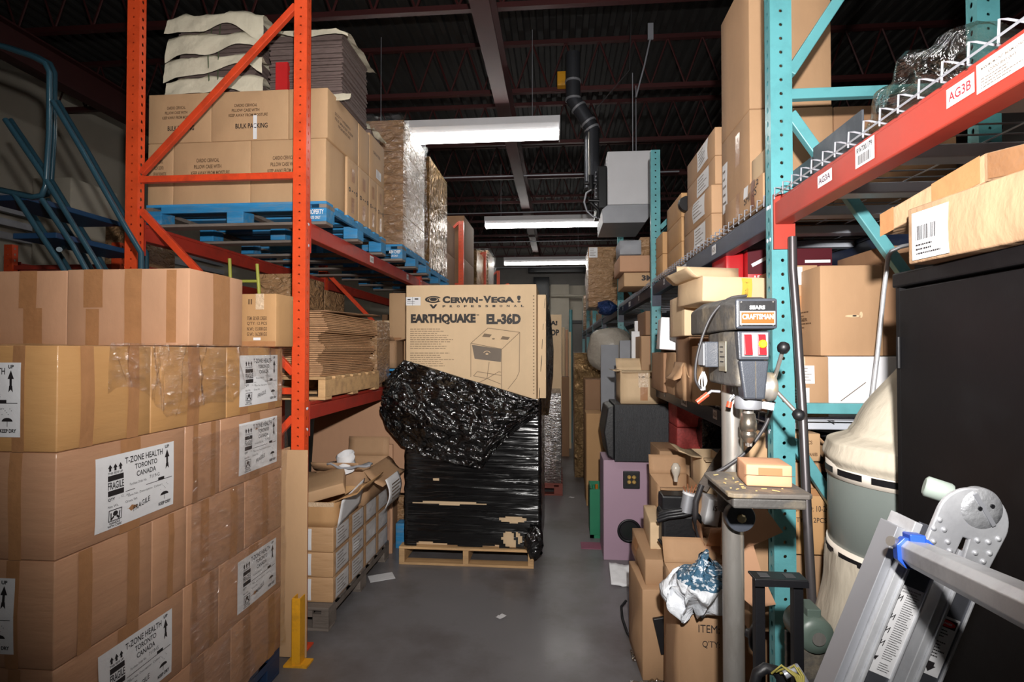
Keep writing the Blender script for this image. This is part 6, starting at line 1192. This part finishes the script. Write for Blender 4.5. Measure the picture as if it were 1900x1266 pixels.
carton(TX(1304)*3.1, TX(1330)*3.1, 3.1, 3.25, .702, at(1320, 928, 3.1).z, 'pale carton with handwritten marks under the drill press table', m=PAPER, text=[('f', 'IS', .4, .6, .3, .2, INK, 0)], rot=(0, .2, 0))
carton(TX(1304)*3.02, TX(1345)*3.02+.1, 3.02, 3.27, .002, .695, 'brown carton at the back of the junk heap', m=CARDD)
# white carrier bag with teal print
def bagn(name, Ym, amp):
    def fn(a, b):
        th = 2*PI*a; top_, bo = 1035, 1140
        r = math.sin(PI*min(1, .04+b*.96))**.55; cxp = 1290 + 10*b; w_ = 62*(1-.25*b); px = cxp + w_*r*math.cos(th); py = bo - (bo-top_)*b
        Y_ = 2.30 - .13*r*math.sin(th)
        p = at(px, py, Y_); q_ = Vector((math.cos(th)*2.2, math.sin(th)*2.2, b*3.5))
        return p + Vector((noise.noise(q_*.9), noise.noise(q_*1.0+Vector((5, 0, 0))), noise.noise(q_*.8+Vector((0, 9, 0)))))*amp + Vector((0, -1, 0))*.03*abs(noise.noise(q_*1.9))
    return M().grid(fn, 56, 36)
BAGM = mat('white_teal_printed_plastic', srgb(226, 230, 236), .35, var=.02, coat=.3, bump=1, bscale=9, bdist=.03, distort=1)
nt = BAGM.node_tree; N = nt.nodes; L = nt.links; tcn = N.new('ShaderNodeTexCoord'); vn = N.new('ShaderNodeSeparateXYZ'); L.new(tcn.outputs['Generated'], vn.inputs[0])
nz = N.new('ShaderNodeTexNoise'); nz.inputs['Scale'].default_value = 15; nz.inputs['Detail'].default_value = 2; L.new(tcn.outputs['Generated'], nz.inputs[0])
def mm_(op, a, b):
    n = N.new('ShaderNodeMath'); n.operation = op
    for i, v in enumerate((a, b)):
        if isinstance(v, (int, float)): n.inputs[i].default_value = v
        else: L.new(v, n.inputs[i])
    return n.outputs[0]
msk = mm_('MULTIPLY', mm_('GREATER_THAN', mm_('ADD', vn.outputs[2], mm_('MULTIPLY', vn.outputs[0], .14)), .70), mm_('ADD', mm_('MULTIPLY', mm_('GREATER_THAN', nz.outputs[0], .44), .75), .2))
mixn = N.new('ShaderNodeMix'); mixn.data_type = 'RGBA'; bs = N['Principled BSDF']; src = bs.inputs['Base Color'].links[0].from_socket
L.new(msk, mixn.inputs[0]); L.new(src, mixn.inputs[6]); mixn.inputs[7].default_value = (*srgb(28, 86, 116), 1); L.new(mixn.outputs[2], bs.inputs['Base Color'])
wb = tag(bagn('b', 2, .07).build('carrier_bag', BAGM), 'crumpled white plastic carrier bag with teal print on the open item carton', 'bag')
pw = thing('white_wrapper', 'white crumpled paper wrapper on the floor at the sagging carton', 'paper', (TX(1152)*3.95, 3.95, .07))

M().grid(lambda a, b: Vector((-.08+.16*a, -.05+.16*b, -.05+.09*b-.02*a + .012*noise.noise(Vector((a*5, b*5, 2))))), 10, 8).build('paper_body', PAPER, pw, solid=.01)
for i_, (px, py, Y, s_) in enumerate(((1225, 1225, 2.66, .09), (1200, 1190, 3.0, .05))):
    o = M().grid(lambda a, b: Vector((s_*1.4*(a-.5)*2, s_*(b-.5)*2, s_*(.25+.5*math.sin(PI*a)*math.sin(PI*b)*(1+noise.noise(Vector((a*6, b*6, i_))))) + .02*noise.noise(Vector((a*14, b*14, i_)))))*1.0, 22, 18).build('crumpled_film', BAGF); o.location = (TX(px)*Y-.02, Y, .012)
    tag(o, ['crumpled clear film on the floor before the sagging carton', 'smaller crumpled clear film by the foot of the sagging carton'][i_], 'plastic film')
# cables, coil, hose and floor clutter
cc = thing('coiled_cable', 'coiled black cable stuffed between junk heap and teal post', 'cable', at(1430, 1030, 2.25)); Co = cc.location.copy(); m = M()
for k in range(7): m.tube([at(1430, 1030, 2.25) - Co + Vector((.035*math.cos(t/16*2*PI+k)+.004*k, .008*k-.02, .066*math.sin(t/16*2*PI+k)*(1-.05*k))) for t in range(17)], .006, 6)
m.tube([at(1415, 1050, 2.22)-Co, at(1440, 1110, 2.2)-Co, at(1457, 1170, 2.2)-Co, at(1462, 1230, 2.2)-Co], .005, 6); m.build('cable_loops', BLKP, cc)
tag(M().tube([Vector((TX(1160)*3.5, 3.5, .09)), Vector((TX(1151)*3.46, 3.46, .07)), Vector((TX(1153)*3.38, 3.38, .035)), Vector((TX(1162)*3.25, 3.25, .015)), Vector((TX(1178)*3.12, 3.12, .012))], .008, 8).build('hose_piece', BLKP), 'short black curved hose on the floor beside the sagging carton', 'hose')
hs = thing('rubber_hose', 'thick black rubber hose curving on the floor under the black stand', 'hose', (at(1430, 1250, 1.3).x, 1.3, .9)); Ho = hs.location.copy()
M().tube([at(1400, 1270, 1.3)-Ho, at(1405, 1250, 1.3)-Ho, at(1420, 1240, 1.3)-Ho, at(1440, 1245, 1.3)-Ho, at(1450, 1262, 1.3)-Ho, Vector((at(1452, 1300, 1.3).x, 1.3, 0))-Ho], .012, 12).build('hose_body', BLKP, hs)
m = M()
for k in range(5): m.tube([at(1432+8*k, 1250-3*(k % 2), 1.28)-Ho, at(1450+8*k, 1235+5*(k % 3), 1.26)-Ho, at(1475+4*k, 1255, 1.25)-Ho, at(1490, 1290+k*4, 1.25)-Ho], .0025, 6)
m.build('thin_wires', mat('dull_yellow_wire', srgb(150, 140, 70), .6), hs); M().tube([at(1455, 1252, 1.27)-Ho, at(1478, 1240, 1.27)-Ho, at(1492, 1262, 1.27)-Ho, Vector((at(1495, 1290, 1.27).x, 1.27, 0))-Ho], .01, 8).build('foil_tube', GALV, hs)
for i_, (px, py, Y) in enumerate(((1205, 1238, 2.2), (930, 1130, 3.4), (1120, 1000, 4.6), (1060, 860, 6.2))):
    p = at(px, py, Y); o = M().grid(lambda a, b: Vector((.03*(a-.5)*2, .02*(b-.5)*2, .006+.006*noise.noise(Vector((a*4, b*4, i_))))), 5, 4).build('litter_scrap', [BAGF, PAPER, CARDD, PAPER][i_]); o.location = (TX(px)*Y, Y, .002); o.rotation_euler = (0, 0, i_*.9)
    tag(o, ['crumpled clear film scrap on the floor by the sagging carton', 'thin curled paper scrap on the open aisle floor', 'brown cardboard scrap on the floor near the lilac speaker', 'tiny white scrap far down the aisle floor'][i_], 'litter')
